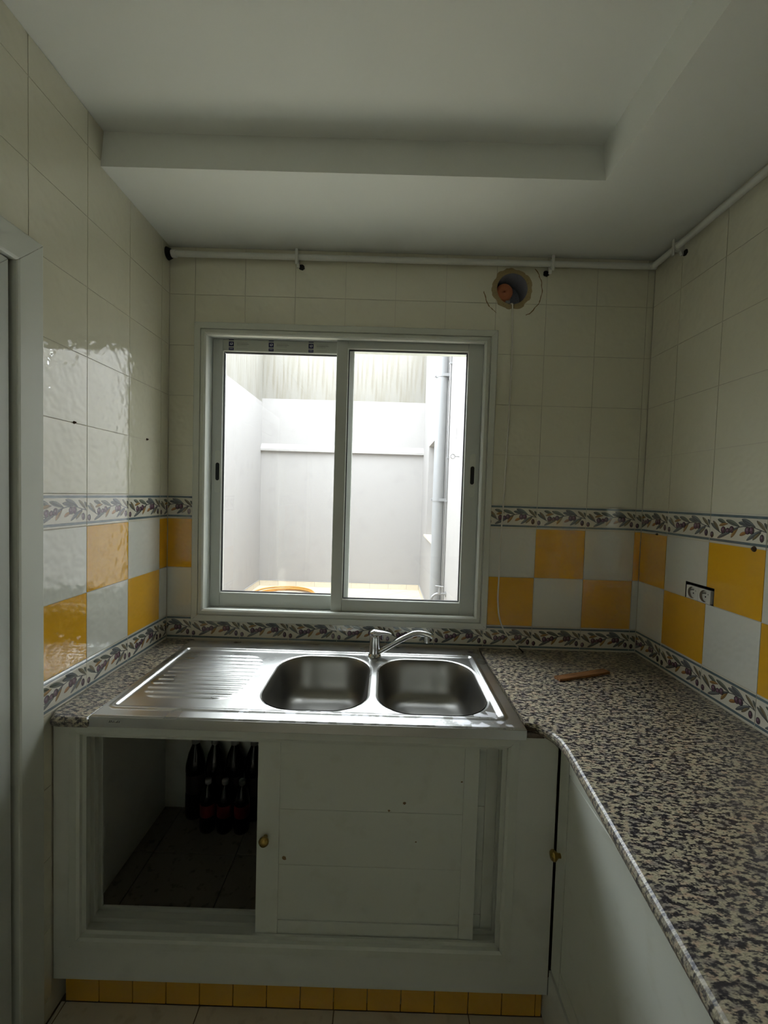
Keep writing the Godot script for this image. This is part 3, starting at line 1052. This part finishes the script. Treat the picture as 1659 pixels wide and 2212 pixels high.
func cabinets() -> void:
	var zf := 0.585
	var c := node("sink_cabinet")
	tag(c, "white plastered sink cupboard under the window with one sliding door pushed open", "cabinet")
	var st := begin()
	box(st, Vector3(0.001, 0.212, 0.5), Vector3(0.062, 0.813, zf), 0)
	box(st, Vector3(1.252, 0.212, 0.5), Vector3(1.376, 0.813, zf), 0)
	box(st, Vector3(0.001, 0.101, 0.5), Vector3(1.376, 0.212, zf), 0)
	box(st, Vector3(0.001, 0.813, 0.5), Vector3(1.376, 0.829, zf), 0)
	build("plaster_front", st, M.plaster, c)
	st = begin()
	box(st, Vector3(0.001, 0.002, 0.001), Vector3(1.376, 0.141, 0.54), 0)
	build("base", st, M.plaster, c)
	slab("side_lining", Vector3(0.0005, 0.142, 0.001), Vector3(0.004, 0.829, 0.499), M.plaster, c, 0)
	slab("side_lining", Vector3(1.36, 0.142, 0.001), Vector3(1.376, 0.829, 0.499), M.plaster, c, 0)
	slab("back_lining", Vector3(0.004, 0.142, 0.0005), Vector3(1.36, 0.829, 0.004), M.plaster, c, 0)
	for i in 5:
		for j in 3:
			var x0: float = maxf(0.08 + (i - 1) * 0.3, 0.005)
			var z0: float = maxf(0.226 + (j - 1) * 0.3, 0.005)
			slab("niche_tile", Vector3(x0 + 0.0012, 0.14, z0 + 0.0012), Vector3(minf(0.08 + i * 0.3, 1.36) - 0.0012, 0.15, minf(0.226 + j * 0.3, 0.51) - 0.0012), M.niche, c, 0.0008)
	# frame round the opening, with three ridges that make the two tracks
	mitred("frame", Rect2(0.062, 0.212, 1.19, 0.601), [Vector2(-0.016, zf), Vector2(-0.016, zf + 0.004), Vector2(0.006, zf + 0.006), Vector2(0.013, zf + 0.002), Vector2(0.013, 0.5)], M.lacquer, c)
	for z in [0.508, 0.541, 0.574]:
		mitred("track", Rect2(0.0745, 0.2245, 1.165, 0.576), [Vector2(0, z - 0.003), Vector2(0.012, z - 0.003), Vector2(0.012, z + 0.003), Vector2(0, z + 0.003)], M.frame, c)
	var a := sliding_leaf("sliding_door", c, 0.556, 1.168, 0.2262, 0.799, 0.5465, 0.5685, 0.581)
	a.set_meta("label", "front sliding door with a round brass knob")
	for q in [[0.965, 0.62, 0.004], [0.922, 0.597, 0.003], [1.122, 0.686, 0.0025], [0.634, 0.452, 0.005], [1.0, 0.51, 0.002]]:
		var chip := begin()
		prism(chip, round_poly(Vector2(q[0], q[1]), q[2], 9, 0.8, int(q[0] * 100)), 0.5645, 0.5653)
		build("paint_chip", chip, M.crud, a)
	var b := sliding_leaf("sliding_door", c, 0.626, 1.237, 0.2262, 0.799, 0.513, 0.535, 0.0)
	b.set_meta("label", "rear sliding door showing only its right edge")
	var x := 0.013
	while x < 1.37:
		slab("plinth_tile", Vector3(x + 0.0008, 0.0005, 0.541), Vector3(minf(x + 0.096, 1.375) - 0.0008, 0.1, 0.557), M.yellow, c, 0.0012)
		x += 0.096

	# right-hand run
	var r := node("side_cabinet")
	tag(r, "white cupboard under the granite worktop along the right wall with a brass knob", "cabinet")
	st = begin()
	box(st, Vector3(1.3775, 0.0005, 0.5415), Vector3(1.452, 0.1005, 2.5), 0)
	box(st, Vector3(1.3775, 0.1005, 0.588), Vector3(1.452, 0.176, 2.5), 0)
	box(st, Vector3(1.41, 0.176, 0.588), Vector3(1.452, 0.829, 2.5), 0.002)
	box(st, Vector3(1.378, 0.176, 2.4), Vector3(1.41, 0.829, 2.5), 0.002)
	box(st, Vector3(1.452, 0.101, 0.588), Vector3(1.9, 0.829, 2.5), 0.0)
	build("body", st, M.plaster, r)
	for k in 2:
		var z0 := 0.5915 + k * 0.902
		var z1 := z0 + 0.897
		var s := node("door", Vector3.ZERO, r)
		slab("stile", Vector3(1.38, 0.184, z0), Vector3(1.402, 0.825, z0 + 0.052), M.lacquer, s, 0.0015)
		slab("stile", Vector3(1.38, 0.184, z1 - 0.052), Vector3(1.402, 0.825, z1), M.lacquer, s, 0.0015)
		slab("rail", Vector3(1.38, 0.184, z0 + 0.0525), Vector3(1.402, 0.236, z1 - 0.0525), M.lacquer, s, 0.0015)
		slab("rail", Vector3(1.38, 0.77, z0 + 0.0525), Vector3(1.402, 0.825, z1 - 0.0525), M.lacquer, s, 0.0015)
		slab("panel", Vector3(1.3812, 0.2388, z0 + 0.0548), Vector3(1.4, 0.7675, z1 - 0.0548), M.lacquer, s, 0.001)
		mesh("knob", lathe([Vector2(0.006, 0.0), Vector2(0.006, 0.006), Vector2(0.009, 0.01), Vector2(0.0135, 0.015), Vector2(0.0142, 0.02), Vector2(0.0105, 0.0255), Vector2(0.0, 0.0275)], 20, Transform3D(Basis(Vector3(0, 0, 1), PI / 2), Vector3(1.38, 0.53, z0 + 0.026))), M.brass, s)

# ------------------------------------------------------------------ granite
# a slab whose free edges are rounded over; free[i] says whether corner i lies on a free edge
func bullnose(outline: Array, free: Array, y0: float, y1: float) -> SurfaceTool:
	var st := begin()
	var n := outline.size()
	var rad := (y1 - y0) / 2
	var inward := []
	for i in n:
		var a: Vector2 = outline[(i + n - 1) % n]
		var b: Vector2 = outline[i]
		var c: Vector2 = outline[(i + 1) % n]
		var e0 := (b - a).normalized()
		var e1 := (c - b).normalized()
		var n0 := Vector2(-e0.y, e0.x)
		var n1 := Vector2(-e1.y, e1.x)
		var m := (n0 + n1).normalized()
		inward.append(m / maxf(m.dot(n0), 0.5) if free[i] else Vector2.ZERO)
	var rings := []
	for k in 9:
		var t := PI * k / 8.0
		var ring := PackedVector2Array()
		for i in n:
			ring.append(outline[i] + inward[i] * rad * (1.0 - sin(t)))
		rings.append([ring, (y0 + y1) / 2 + rad * cos(t)])
	for k in 8:
		for i in n:
			var j := (i + 1) % n
			var p0: Vector2 = rings[k][0][i]
			var p1: Vector2 = rings[k][0][j]
			var p2: Vector2 = rings[k + 1][0][j]
			var p3: Vector2 = rings[k + 1][0][i]
			var out: Vector2 = -(inward[i] + inward[j])
			if out.length() < 0.01:
				var e := (p1 - p0).normalized()
				out = Vector2(e.y, -e.x)
			flat_quad(st, Vector3(p0.x, rings[k][1], p0.y), Vector3(p1.x, rings[k][1], p1.y), Vector3(p2.x, rings[k + 1][1], p2.y), Vector3(p3.x, rings[k + 1][1], p3.y), Vector3(out.x, cos(PI * (k + 0.5) / 8.0), out.y))
	for f in [0, 8]:
		var ring: PackedVector2Array = rings[f][0]
		var idx := Geometry2D.triangulate_polygon(ring)
		for i in range(0, idx.size(), 3):
			flat_tri(st, Vector3(ring[idx[i]].x, rings[f][1], ring[idx[i]].y), Vector3(ring[idx[i + 1]].x, rings[f][1], ring[idx[i + 1]].y), Vector3(ring[idx[i + 2]].x, rings[f][1], ring[idx[i + 2]].y), Vector3.UP if f == 0 else Vector3.DOWN)
	return st

func counter() -> void:
	var main := node("granite_worktop")
	tag(main, "speckled beige and black granite worktop running along the right wall", "worktop")
	var o := [Vector2(1.288, 0.003), Vector2(1.926, 0.003), Vector2(1.926, 2.55), Vector2(1.19, 2.55), Vector2(1.303, 1.24), Vector2(1.352, 0.68), Vector2(1.351, 0.64), Vector2(1.342, 0.612), Vector2(1.330, 0.594), Vector2(1.316, 0.572), Vector2(1.288, 0.566)]
	build("granite_slab", bullnose(o, [false, false, false, true, true, true, true, true, true, false, false], 0.8305, TOP), M.granite, main)
	var mo := begin()
	box(mo, Vector3(1.281, 0.8295, 0.535), Vector3(1.338, 0.838, 0.590), 0.003)
	box(mo, Vector3(1.283, 0.838, 0.54), Vector3(1.326, 0.85, 0.574), 0.004)
	box(mo, Vector3(1.287, 0.849, 0.545), Vector3(1.306, 0.856, 0.569), 0.003)
	build("mortar_patch", mo, M.cement, main).set_meta("label", "rough dark mortar in the broken corner")
	var left := node("granite_strip")
	tag(left, "narrow speckled granite strip between the left wall and the steel sink", "worktop")
	build("granite_slab", bullnose([Vector2(0.003, 0.003), Vector2(0.1175, 0.003), Vector2(0.1175, 0.617), Vector2(0.03, 0.617), Vector2(0.014, 0.612), Vector2(0.006, 0.6), Vector2(0.003, 0.585)], [false, false, true, true, true, true, false], 0.8305, TOP), M.granite, left)

# ------------------------------------------------------------------ sink
const SX0 := 0.118
const SX1 := 1.279
const SZ0 := 0.034
const SZ1 := 0.612
const SY := 0.868
const BOWLS := [[0.689, 0.347, 0.161, 0.194], [1.046, 0.353, 0.165, 0.193]]

func rr(p: Vector2, c: Vector2, h: Vector2, r: float) -> float:
	var q := (p - c).abs() - h + Vector2(r, r)
	return Vector2(maxf(q.x, 0), maxf(q.y, 0)).length() + minf(maxf(q.x, q.y), 0.0) - r

func bowl_sd(p: Vector2, b: Array) -> float:
	return rr(p, Vector2(b[0], b[1]), Vector2(b[2], b[3]), 0.108)

func bump(x: float) -> float:
	var t := clampf(1.0 - absf(x), 0.0, 1.0)
	return t * t * (3.0 - 2.0 * t)

func deck_height(p: Vector2) -> float:
	var y := SY
	var edge := rr(p, Vector2((SX0 + SX1) / 2, (SZ0 + SZ1) / 2), Vector2((SX1 - SX0) / 2, (SZ1 - SZ0) / 2), 0.006)
	y -= 0.004 * pow(clampf(1.0 + edge / 0.006, 0, 1), 2.0)
	# raised bead just inside the rim, with the working area a little lower
	var bead := rr(p, Vector2(0.690, 0.342), Vector2(0.556, 0.236), 0.03)
	y += 0.0034 * bump((bead + 0.011) / 0.0125)
	y -= 0.0030 * clampf((-bead - 0.016) / 0.012, 0, 1)
	# drainer: pressed ribs inside a rounded field
	var field := rr(p, Vector2(0.3195, 0.335), Vector2(0.1475, 0.172), 0.075)
	if field < 0.0:
		var k := clampf(-field / 0.010, 0, 1)
		var ph := (p.y - 0.163) / 0.0288
		y += 0.0026 * k * pow(bump((ph - floor(ph) - 0.5) / 0.36), 0.8)
	# the rims of the bowls roll over
	for b in BOWLS:
		var sd := bowl_sd(p, b)
		y -= 0.0045 * pow(clampf(1.0 - sd / 0.009, 0, 1), 2.0)
	return y

func sink() -> void:
	var s := node("sink")
	tag(s, "stainless steel sink with two bowls and a ribbed drainer on the left", "sink")
	var nx := 370
	var nz := 250
	var pts := []
	pts.resize((nx + 1) * (nz + 1))
	var state := PackedByteArray()
	state.resize(pts.size())
	for j in nz + 1:
		for i in nx + 1:
			var p := Vector2(lerpf(SX0, SX1, float(i) / nx), lerpf(SZ0, SZ1, float(j) / nz))
			for b in BOWLS:
				var sd := bowl_sd(p, b)
				if sd < 0.0:
					if sd > -0.0048:
						for it in 3:
							var e := 0.0005
							var g := Vector2(bowl_sd(p + Vector2(e, 0), b) - bowl_sd(p - Vector2(e, 0), b), bowl_sd(p + Vector2(0, e), b) - bowl_sd(p - Vector2(0, e), b)) / (2 * e)
							p -= g.normalized() * bowl_sd(p, b)
					else:
						state[j * (nx + 1) + i] = 1
			pts[j * (nx + 1) + i] = p
	var st := begin()
	for j in nz + 1:
		for i in nx + 1:
			var p: Vector2 = pts[j * (nx + 1) + i]
			var e := 0.001
			var n := Vector3(deck_height(p - Vector2(e, 0)) - deck_height(p + Vector2(e, 0)), 2 * e, deck_height(p - Vector2(0, e)) - deck_height(p + Vector2(0, e))).normalized()
			st.set_normal(n)
			st.set_uv(Vector2((p.x - SX0) / (SX1 - SX0), (p.y - SZ0) / (SZ1 - SZ0)))
			st.add_vertex(Vector3(p.x, deck_height(p), p.y))
	for j in nz:
		for i in nx:
			var a := j * (nx + 1) + i
			var q := [a, a + 1, a + nx + 2, a + nx + 1]
			if state[q[0]] + state[q[1]] + state[q[2]] + state[q[3]] > 0:
				continue
			for k in [q[0], q[1], q[2], q[0], q[2], q[3]]:
				st.add_index(k)
	build("deck", st, M.deck, s)
	# folded rim: front apron and the shallow side edges
	var ap := begin()
	box(ap, Vector3(SX0, 0.8372, SZ1 - 0.0035), Vector3(SX1, SY - 0.0035, SZ1 + 0.0015), 0.001)
	box(ap, Vector3(SX0, TOP + 0.0003, SZ0), Vector3(SX0 + 0.002, SY - 0.0035, SZ1 - 0.004), 0.0005)
	box(ap, Vector3(SX1 - 0.002, 0.8372, SZ0), Vector3(SX1, SY - 0.0035, SZ1 - 0.004), 0.0005)
	box(ap, Vector3(SX0 + 0.0025, TOP + 0.0003, SZ0), Vector3(SX1 - 0.0025, SY - 0.0035, SZ0 + 0.002), 0.0005)
	build("apron", ap, M.steel, s)
	var mk := begin()
	for k in 7:
		var x := 0.172 + k * 0.0042
		prism(mk, PackedVector2Array([Vector2(x, 0.8505), Vector2(x + 0.0017, 0.8505), Vector2(x + 0.0040, 0.8505 + [0.006, 0.006, 0.004, 0.005, 0.004, 0.006, 0.005][k]), Vector2(x + 0.0023, 0.8505 + [0.006, 0.006, 0.004, 0.005, 0.004, 0.006, 0.005][k])]), SZ1 + 0.0014, SZ1 + 0.0017)
	build("stamped_mark", mk, M.rubber, s)
	for b in BOWLS:
		var rows := []
		var N := 96
		var prof := [[0.0, 0.0045], [0.0015, 0.0075], [0.004, 0.013], [0.008, 0.03], [0.013, 0.06], [0.018, 0.09], [0.025, 0.115], [0.036, 0.132], [0.052, 0.143], [0.075, 0.148], [0.105, 0.151], [0.128, 0.153]]
		for f in prof:
			var ring := []
			for k in N:
				var t := TAU * k / N
				# march from the centre to the rim, then scale towards the centre
				var dir := Vector2(cos(t) * b[2], sin(t) * b[3]).normalized()
				var lo := 0.0
				var hi := 0.3
				for it in 22:
					var mid := (lo + hi) / 2
					if bowl_sd(Vector2(b[0], b[1]) + dir * mid, b) < -f[0] * 0.999:
						lo = mid
					else:
						hi = mid
				ring.append(Vector3(b[0] + dir.x * lo, SY - f[1], b[1] + dir.y * lo))
			rows.append(ring)
		var fin := []
		for k in N:
			fin.append(Vector3(b[0], SY - 0.155, b[1]))
		rows.append(fin)
		mesh("bowl", sheet(rows, true, true), M.bowl, s)
		mesh("drain", lathe([Vector2(0.0, 0.003), Vector2(0.016, 0.002), Vector2(0.028, 0.006), Vector2(0.036, 0.008), Vector2(0.04, 0.005), Vector2(0.04, -0.004)], 28, Transform3D(Basis.IDENTITY, Vector3(b[0], SY - 0.1565, b[1]))), M.chrome, s)

func faucet() -> void:
	var f := node("mixer_tap", Vector3(0.862, 0.8655, 0.135))
	tag(f, "chrome single-lever mixer tap with its spout swung right above the sink bowls", "tap")
	mesh("body", lathe([Vector2(0.0, 0.0), Vector2(0.0255, 0.0), Vector2(0.0255, 0.0), Vector2(0.0255, 0.005), Vector2(0.0215, 0.009), Vector2(0.0205, 0.012), Vector2(0.0195, 0.072), Vector2(0.0195, 0.072), Vector2(0.0, 0.072)], 28), M.chrome, f)
	# lever: a dome that runs out into a flat blade
	var rows := []
	var line := [[-0.021, 0.080, 0.004, 0.006], [-0.017, 0.085, 0.015, 0.012], [-0.004, 0.0875, 0.0205, 0.0145], [0.012, 0.0885, 0.019, 0.0115], [0.03, 0.0915, 0.013, 0.0065], [0.046, 0.0915, 0.0105, 0.0045], [0.060, 0.0885, 0.008, 0.0035], [0.064, 0.087, 0.002, 0.0015]]
	for l in line:
		var ring := []
		for k in 16:
			var t := TAU * k / 16
			ring.append(Vector3(l[0], l[1] + sin(t) * l[3], 0.1 * l[0] + cos(t) * l[2]))
		rows.append(ring)
	mesh("lever", sheet(rows, true, true), M.chrome, f)
	mesh("cartridge_cap", lathe([Vector2(0.018, 0.071), Vector2(0.0185, 0.078), Vector2(0.016, 0.084), Vector2(0, 0.086)], 24), M.chrome, f)
	var path := smooth_path([Vector3(0.012, 0.014, 0.006), Vector3(0.04, 0.034, 0.014), Vector3(0.085, 0.067, 0.026), Vector3(0.120, 0.090, 0.036), Vector3(0.148, 0.1045, 0.043), Vector3(0.178, 0.107, 0.05), Vector3(0.205, 0.100, 0.056), Vector3(0.2055, 0.094, 0.0565)], 6)
	var radii := []
	for k in path.size():
		radii.append(lerpf(0.0085, 0.0105, sin(PI * k / (path.size() - 1.0))) if k < path.size() - 6 else 0.0085)
	mesh("spout", tube(path, radii, 16), M.chrome, f)
	mesh("aerator", tube([Vector3(0.191, 0.100, 0.053), Vector3(0.190, 0.076, 0.053)], 0.0105, 16), M.chrome, f)

# ------------------------------------------------------------------ bottles in the cupboard
func bottle(h: float, r: float, print_: Material) -> Node3D:
	var b := node("bottle")
	mesh("body", lathe([Vector2(0, 0), Vector2(r * 0.7, 0.0), Vector2(r * 0.95, 0.008), Vector2(r, 0.02), Vector2(r, h * 0.3), Vector2(r * 0.95, h * 0.33), Vector2(r * 0.95, h * 0.56), Vector2(r, h * 0.59), Vector2(r * 0.98, h * 0.66), Vector2(r * 0.72, h * 0.8), Vector2(r * 0.38, h * 0.9), Vector2(r * 0.34, h * 0.94), Vector2(0, h * 0.94)], 20), M.bottle, b)
	mesh("label", lathe([Vector2(r * 0.955, h * 0.335), Vector2(r * 0.965, h * 0.34), Vector2(r * 0.965, h * 0.555), Vector2(r * 0.955, h * 0.56)], 20), print_, b)
	mesh("cap", lathe([Vector2(r * 0.4, h * 0.92), Vector2(r * 0.42, h * 0.925), Vector2(r * 0.42, h * 0.99), Vector2(r * 0.38, h), Vector2(0, h)], 16), M.cap, b)
	return b

func bottles() -> void:
	var tall := bottle(0.33, 0.038, M.label_dark)
	var short := bottle(0.205, 0.031, M.label)
	var where := ["tall dark bottle at the left end of the back row in the cupboard", "second tall dark bottle from the left in the back row of the cupboard", "third tall dark bottle from the left in the back row of the cupboard", "fourth tall dark bottle from the left, half behind the sliding door"]
	for i in 4:
		var b: Node3D = tall
		if i > 0:
			b = tall.duplicate()
			b.name = numbered("bottle")
			add_child(b)
		b.position = Vector3(0.150 + i * 0.079, 0.1502, 0.048)
		tag(b, where[i], "bottle", "tall bottles in the sink cupboard")
	where = ["left short dark bottle with a red label standing in front of the tall bottles", "middle short dark bottle with a red label standing in front of the tall bottles", "right short dark bottle with a red label standing in front of the tall bottles"]
	for i in 3:
		var b: Node3D = short
		if i > 0:
			b = short.duplicate()
			b.name = numbered("bottle")
			add_child(b)
		b.position = Vector3(0.232 + i * 0.066, 0.1502, 0.119)
		tag(b, where[i], "bottle", "short bottles in the sink cupboard")

# ------------------------------------------------------------------ pipe, duct, cable, socket, offcut
func wall_things() -> void:
	var p := node("wall_pipe")
	tag(p, "white painted pipe running under the ceiling along the back and right walls", "pipe")
	mesh("tube", tube(smooth_path([Vector3(0.03, 2.398, 0.021), Vector3(0.5, 2.398, 0.021), Vector3(1.2, 2.3985, 0.021), Vector3(1.86, 2.401, 0.021), Vector3(1.895, 2.401, 0.026), Vector3(1.906, 2.4005, 0.05), Vector3(1.907, 2.398, 0.3), Vector3(1.907, 2.39, 1.2), Vector3(1.907, 2.385, 3.09)], 8), 0.0112, 14), M.pipe, p)
	mesh("socket_joint", tube([Vector3(0.018, 2.398, 0.021), Vector3(0.036, 2.398, 0.021)], 0.0145, 14), M.pipe, p)
	mesh("rubber_collar", tube([Vector3(0.001, 2.398, 0.021), Vector3(0.017, 2.398, 0.021)], [0.024, 0.017], 16), M.dark, p)
	for c in [[Vector3(0.512, 2.397, 0), Basis.IDENTITY], [Vector3(1.51, 2.400, 0), Basis.IDENTITY], [Vector3(ROOM_W, 2.398, 0.155), Basis(Vector3.UP, -PI / 2)]]:
		var st := begin()
		var prof := PackedVector2Array()
		for k in 13:
			var t := -PI * 0.5 + PI * k / 12.0
			prof.append(Vector2(0.021 + cos(t) * 0.0145, sin(t) * 0.0165))
		prof.append(Vector2(0.001, 0.0165))
		prof.append(Vector2(0.001, 0.024))
		prof.append(Vector2(-0.0, 0.024))
		prof.append(Vector2(-0.0, -0.03))
		prof.append(Vector2(0.006, -0.03))
		prof.append(Vector2(0.012, -0.0165))
		var xf := Transform3D(Basis(Vector3(0, 0, 1), Vector3(0, 1, 0), Vector3(-1, 0, 0)), Vector3(0.0055, 0, 0))
		prism(st, prof, 0.0, 0.011, Transform3D(c[1], c[0]) * xf)
		var front := begin()
		box(front, Vector3(-0.0055, -0.033, 0.033), Vector3(0.0055, 0.026, 0.0385), 0.0015)
		st.append_from(front.commit(), 0, Transform3D(c[1], c[0]))
		build("pipe_clip", st, M.pipe, p)
		var h := begin()
		prism(h, round_poly(Vector2(-0.013 if c[0].x > 1.0 and c[0].x < 1.6 else 0.014, -0.027), 0.0115, 14, 0.25, 6), 0.0002, 0.0016, Transform3D(c[1], c[0]))
		build("drill_hole", h, M.dark, p)

	# the old fan duct
	var v := node("vent_duct", Vector3(1.365, 2.31, 0))
	tag(v, "round open fan hole high in the back wall with crumbling mortar round its rim", "vent")
	var tz := Transform3D(Basis(Vector3(1, 0, 0), -PI / 2), Vector3.ZERO)
	mesh("duct_sleeve", lathe([Vector2(0.0625, -0.001), Vector2(0.0605, -0.001), Vector2(0.0605, -0.001), Vector2(0.0600, 0.1), Vector2(0.0600, 0.1), Vector2(0, 0.1)], 36, tz), M.duct, v)
	var rim := begin()
	var outer := round_poly(Vector2.ZERO, 0.080, 60, 0.13, 12)
	var inner := round_poly(Vector2.ZERO, 0.0605, 60)
	for k in 60:
		var j := (k + 1) % 60
		var a := Vector3(outer[k].x, outer[k].y, 0.0003)
		var b := Vector3(outer[j].x, outer[j].y, 0.0003)
		var c := Vector3(inner[j].x, inner[j].y, 0.0016)
		var d := Vector3(inner[k].x, inner[k].y, 0.0016)
		flat_quad(rim, a, b, c, d, Vector3(0, 0, 1))
		flat_quad(rim, d, c, Vector3(c.x, c.y, -0.006), Vector3(d.x, d.y, -0.006), -Vector3(c.x, c.y, 0))
	build("mortar_rim", rim, M.mortar, v)
	for arc in [[-1.05, 0.75, 0.118], [3.25, 4.15, 0.112], [0.85, 1.05, 0.125]]:
		var am := begin()
		var nz := noise(1.4, 17)
		var n := 30
		for k in n:
			var q := []
			for e in [k, k + 1]:
				var t: float = lerpf(arc[0], arc[1], float(e) / n)
				var w := 0.0016 + 0.0014 * nz.get_noise_1d(t * 6.0)
				var rr_: float = arc[2] + 0.004 * nz.get_noise_1d(t * 2.0 + 9.0)
				q.append(Vector3(cos(t) * (rr_ - w), sin(t) * (rr_ - w), 0.0005))
				q.append(Vector3(cos(t) * (rr_ + w), sin(t) * (rr_ + w), 0.0005))
			flat_quad(am, q[0], q[1], q[3], q[2], Vector3(0, 0, 1))
		build("scrape_mark", am, M.crud, v)
	mesh("clay_plug", lathe([Vector2(0.004, 0.0), Vector2(0.004, 0.003), Vector2(0.030, 0.002), Vector2(0.034, -0.002), Vector2(0.034, -0.02), Vector2(0.034, -0.02), Vector2(0.0, -0.02)], 30, Transform3D(Basis(Vector3(1, 0, 0), PI / 2), Vector3(-0.0245, -0.002, -0.022))), M.clay, v)

	var cb := node("loose_cable")
	tag(cb, "thin white cable hanging from the fan hole down beside the window", "cable")
	var path := smooth_path([Vector3(1.356, 2.275, -0.07), Vector3(1.36, 2.258, -0.03), Vector3(1.366, 2.2495, 0.004), Vector3(1.3675, 2.22, 0.007), Vector3(1.373, 2.06, 0.005), Vector3(1.371, 1.804, 0.005), Vector3(1.367, 1.619, 0.006), Vector3(1.363, 1.452, 0.007), Vector3(1.3585, 1.339, 0.009), Vector3(1.355, 1.151, 0.014), Vector3(1.3545, 1.056, 0.018), Vector3(1.366, 0.98, 0.02), Vector3(1.401, 0.914, 0.02), Vector3(1.444, 0.8735, 0.02)], 8)
	mesh("sheath", tube(path, 0.0032, 8), M.cable, cb)
	mesh("bare_end", tube([Vector3(1.443, 0.8745, 0.02), Vector3(1.449, 0.869, 0.021), Vector3(1.455, 0.8635, 0.028), Vector3(1.456, 0.8625, 0.042)], 0.002, 6), M.dark, cb)
	slab("connector", Vector3(1.347, 2.262, -0.045), Vector3(1.366, 2.275, -0.02), M.cap, cb, 0.002)

	var so := node("double_socket", Vector3(ROOM_W, 1.1835, 0.3255))
	so.rotation.y = -PI / 2
	tag(so, "white double power socket sitting loose in its dark wall box on the right wall", "socket")
	var bx := begin()
	box(bx, Vector3(-0.0622, -0.0277, -0.05), Vector3(0.0622, 0.0277, -0.046), 0)
	box(bx, Vector3(-0.0622, -0.0277, -0.046), Vector3(-0.0605, 0.0277, -0.0005), 0)
	box(bx, Vector3(0.0605, -0.0277, -0.046), Vector3(0.0622, 0.0277, -0.0005), 0)
	box(bx, Vector3(-0.0605, 0.026, -0.046), Vector3(0.0605, 0.0277, -0.0005), 0)
	box(bx, Vector3(-0.0605, -0.0277, -0.046), Vector3(0.0605, -0.026, -0.0005), 0)
	build("wall_box", bx, M.dark, so)
	slab("side_cheek", Vector3(0.0505, -0.0255, -0.03), Vector3(0.0603, 0.018, -0.008), M.steelgrey, so, 0.001)
	for k in 2:
		var cx := -0.0305 + k * 0.053
		var cy := -0.005
		var plate := CSGCombiner3D.new()
		put(plate, "socket_insert", so)
		var pb := CSGBox3D.new()
		pb.size = Vector3(0.052, 0.0435, 0.012)
		pb.position = Vector3(cx, cy, -0.0055)
		pb.material = M.socket
		pb.name = "plate"
		plate.add_child(pb)
		var well := CSGCylinder3D.new()
		well.operation = CSGShape3D.OPERATION_SUBTRACTION
		well.radius = 0.0195
		well.height = 0.018
		well.sides = 36
		well.rotation.x = PI / 2
		well.position = Vector3(cx, cy, 0.0)
		well.material = M.socket_dark
		well.name = "well"
		plate.add_child(well)
		mesh("socket_floor", lathe([Vector2(0.0193, 0.0), Vector2(0.0193, 0.0015), Vector2(0.0193, 0.0015), Vector2(0, 0.0015)], 30, Transform3D(Basis(Vector3(1, 0, 0), PI / 2), Vector3(cx, cy, -0.0092))), M.socket, so)
		mesh("pin_hole", tube([Vector3(cx - 0.004, cy - 0.003, -0.008), Vector3(cx - 0.004, cy - 0.003, -0.0071)], 0.0024, 10), M.dark, so)
		mesh("pin_hole", tube([Vector3(cx + 0.007, cy + 0.007, -0.008), Vector3(cx + 0.007, cy + 0.007, -0.0071)], 0.0024, 10), M.dark, so)
		mesh("earth_pin", tube([Vector3(cx - 0.004, cy + 0.009, -0.008), Vector3(cx - 0.004, cy + 0.009, 0.004)], 0.0022, 8), M.steelgrey, so)

	var wo := node("wood_offcut", Vector3(1.597, TOP, 0.2485))
	wo.rotation.y = 0.35
	tag(wo, "short strip of orange-brown wood lying on the granite in the right corner", "wood")
	slab("strip", Vector3(-0.112, 0.0004, -0.0145), Vector3(0.112, 0.0095, 0.0145), M.wood, wo, 0.0008)

	var spots := [[Vector3(0, 1.653, 0.509), 1, "brown rusty plug in the left wall tiles nearest the door frame"], [Vector3(0, 1.654, 0.151), 1, "brown rusty plug in the left wall tiles nearest the window"], [Vector3(ROOM_W, 1.357, 0.100), -1, "small brown plug under the right wall border near the corner"], [Vector3(ROOM_W, 1.354, 0.518), -1, "larger brown plug under the right wall border above a yellow tile"]]
	for k in 4:
		var o := node("wall_plug", spots[k][0])
		o.rotation.y = PI / 2 * spots[k][1]
		tag(o, spots[k][2], "wall plug", "rusty plugs left in the tiles")
		var r := 0.0033 if k != 3 else 0.0065
		mesh("stub", lathe([Vector2(r * 1.3, 0.0), Vector2(r, 0.003), Vector2(r * 0.6, 0.006), Vector2(0, 0.007)], 12, Transform3D(Basis(Vector3(1, 0, 0), PI / 2), Vector3.ZERO)), M.brown, o)
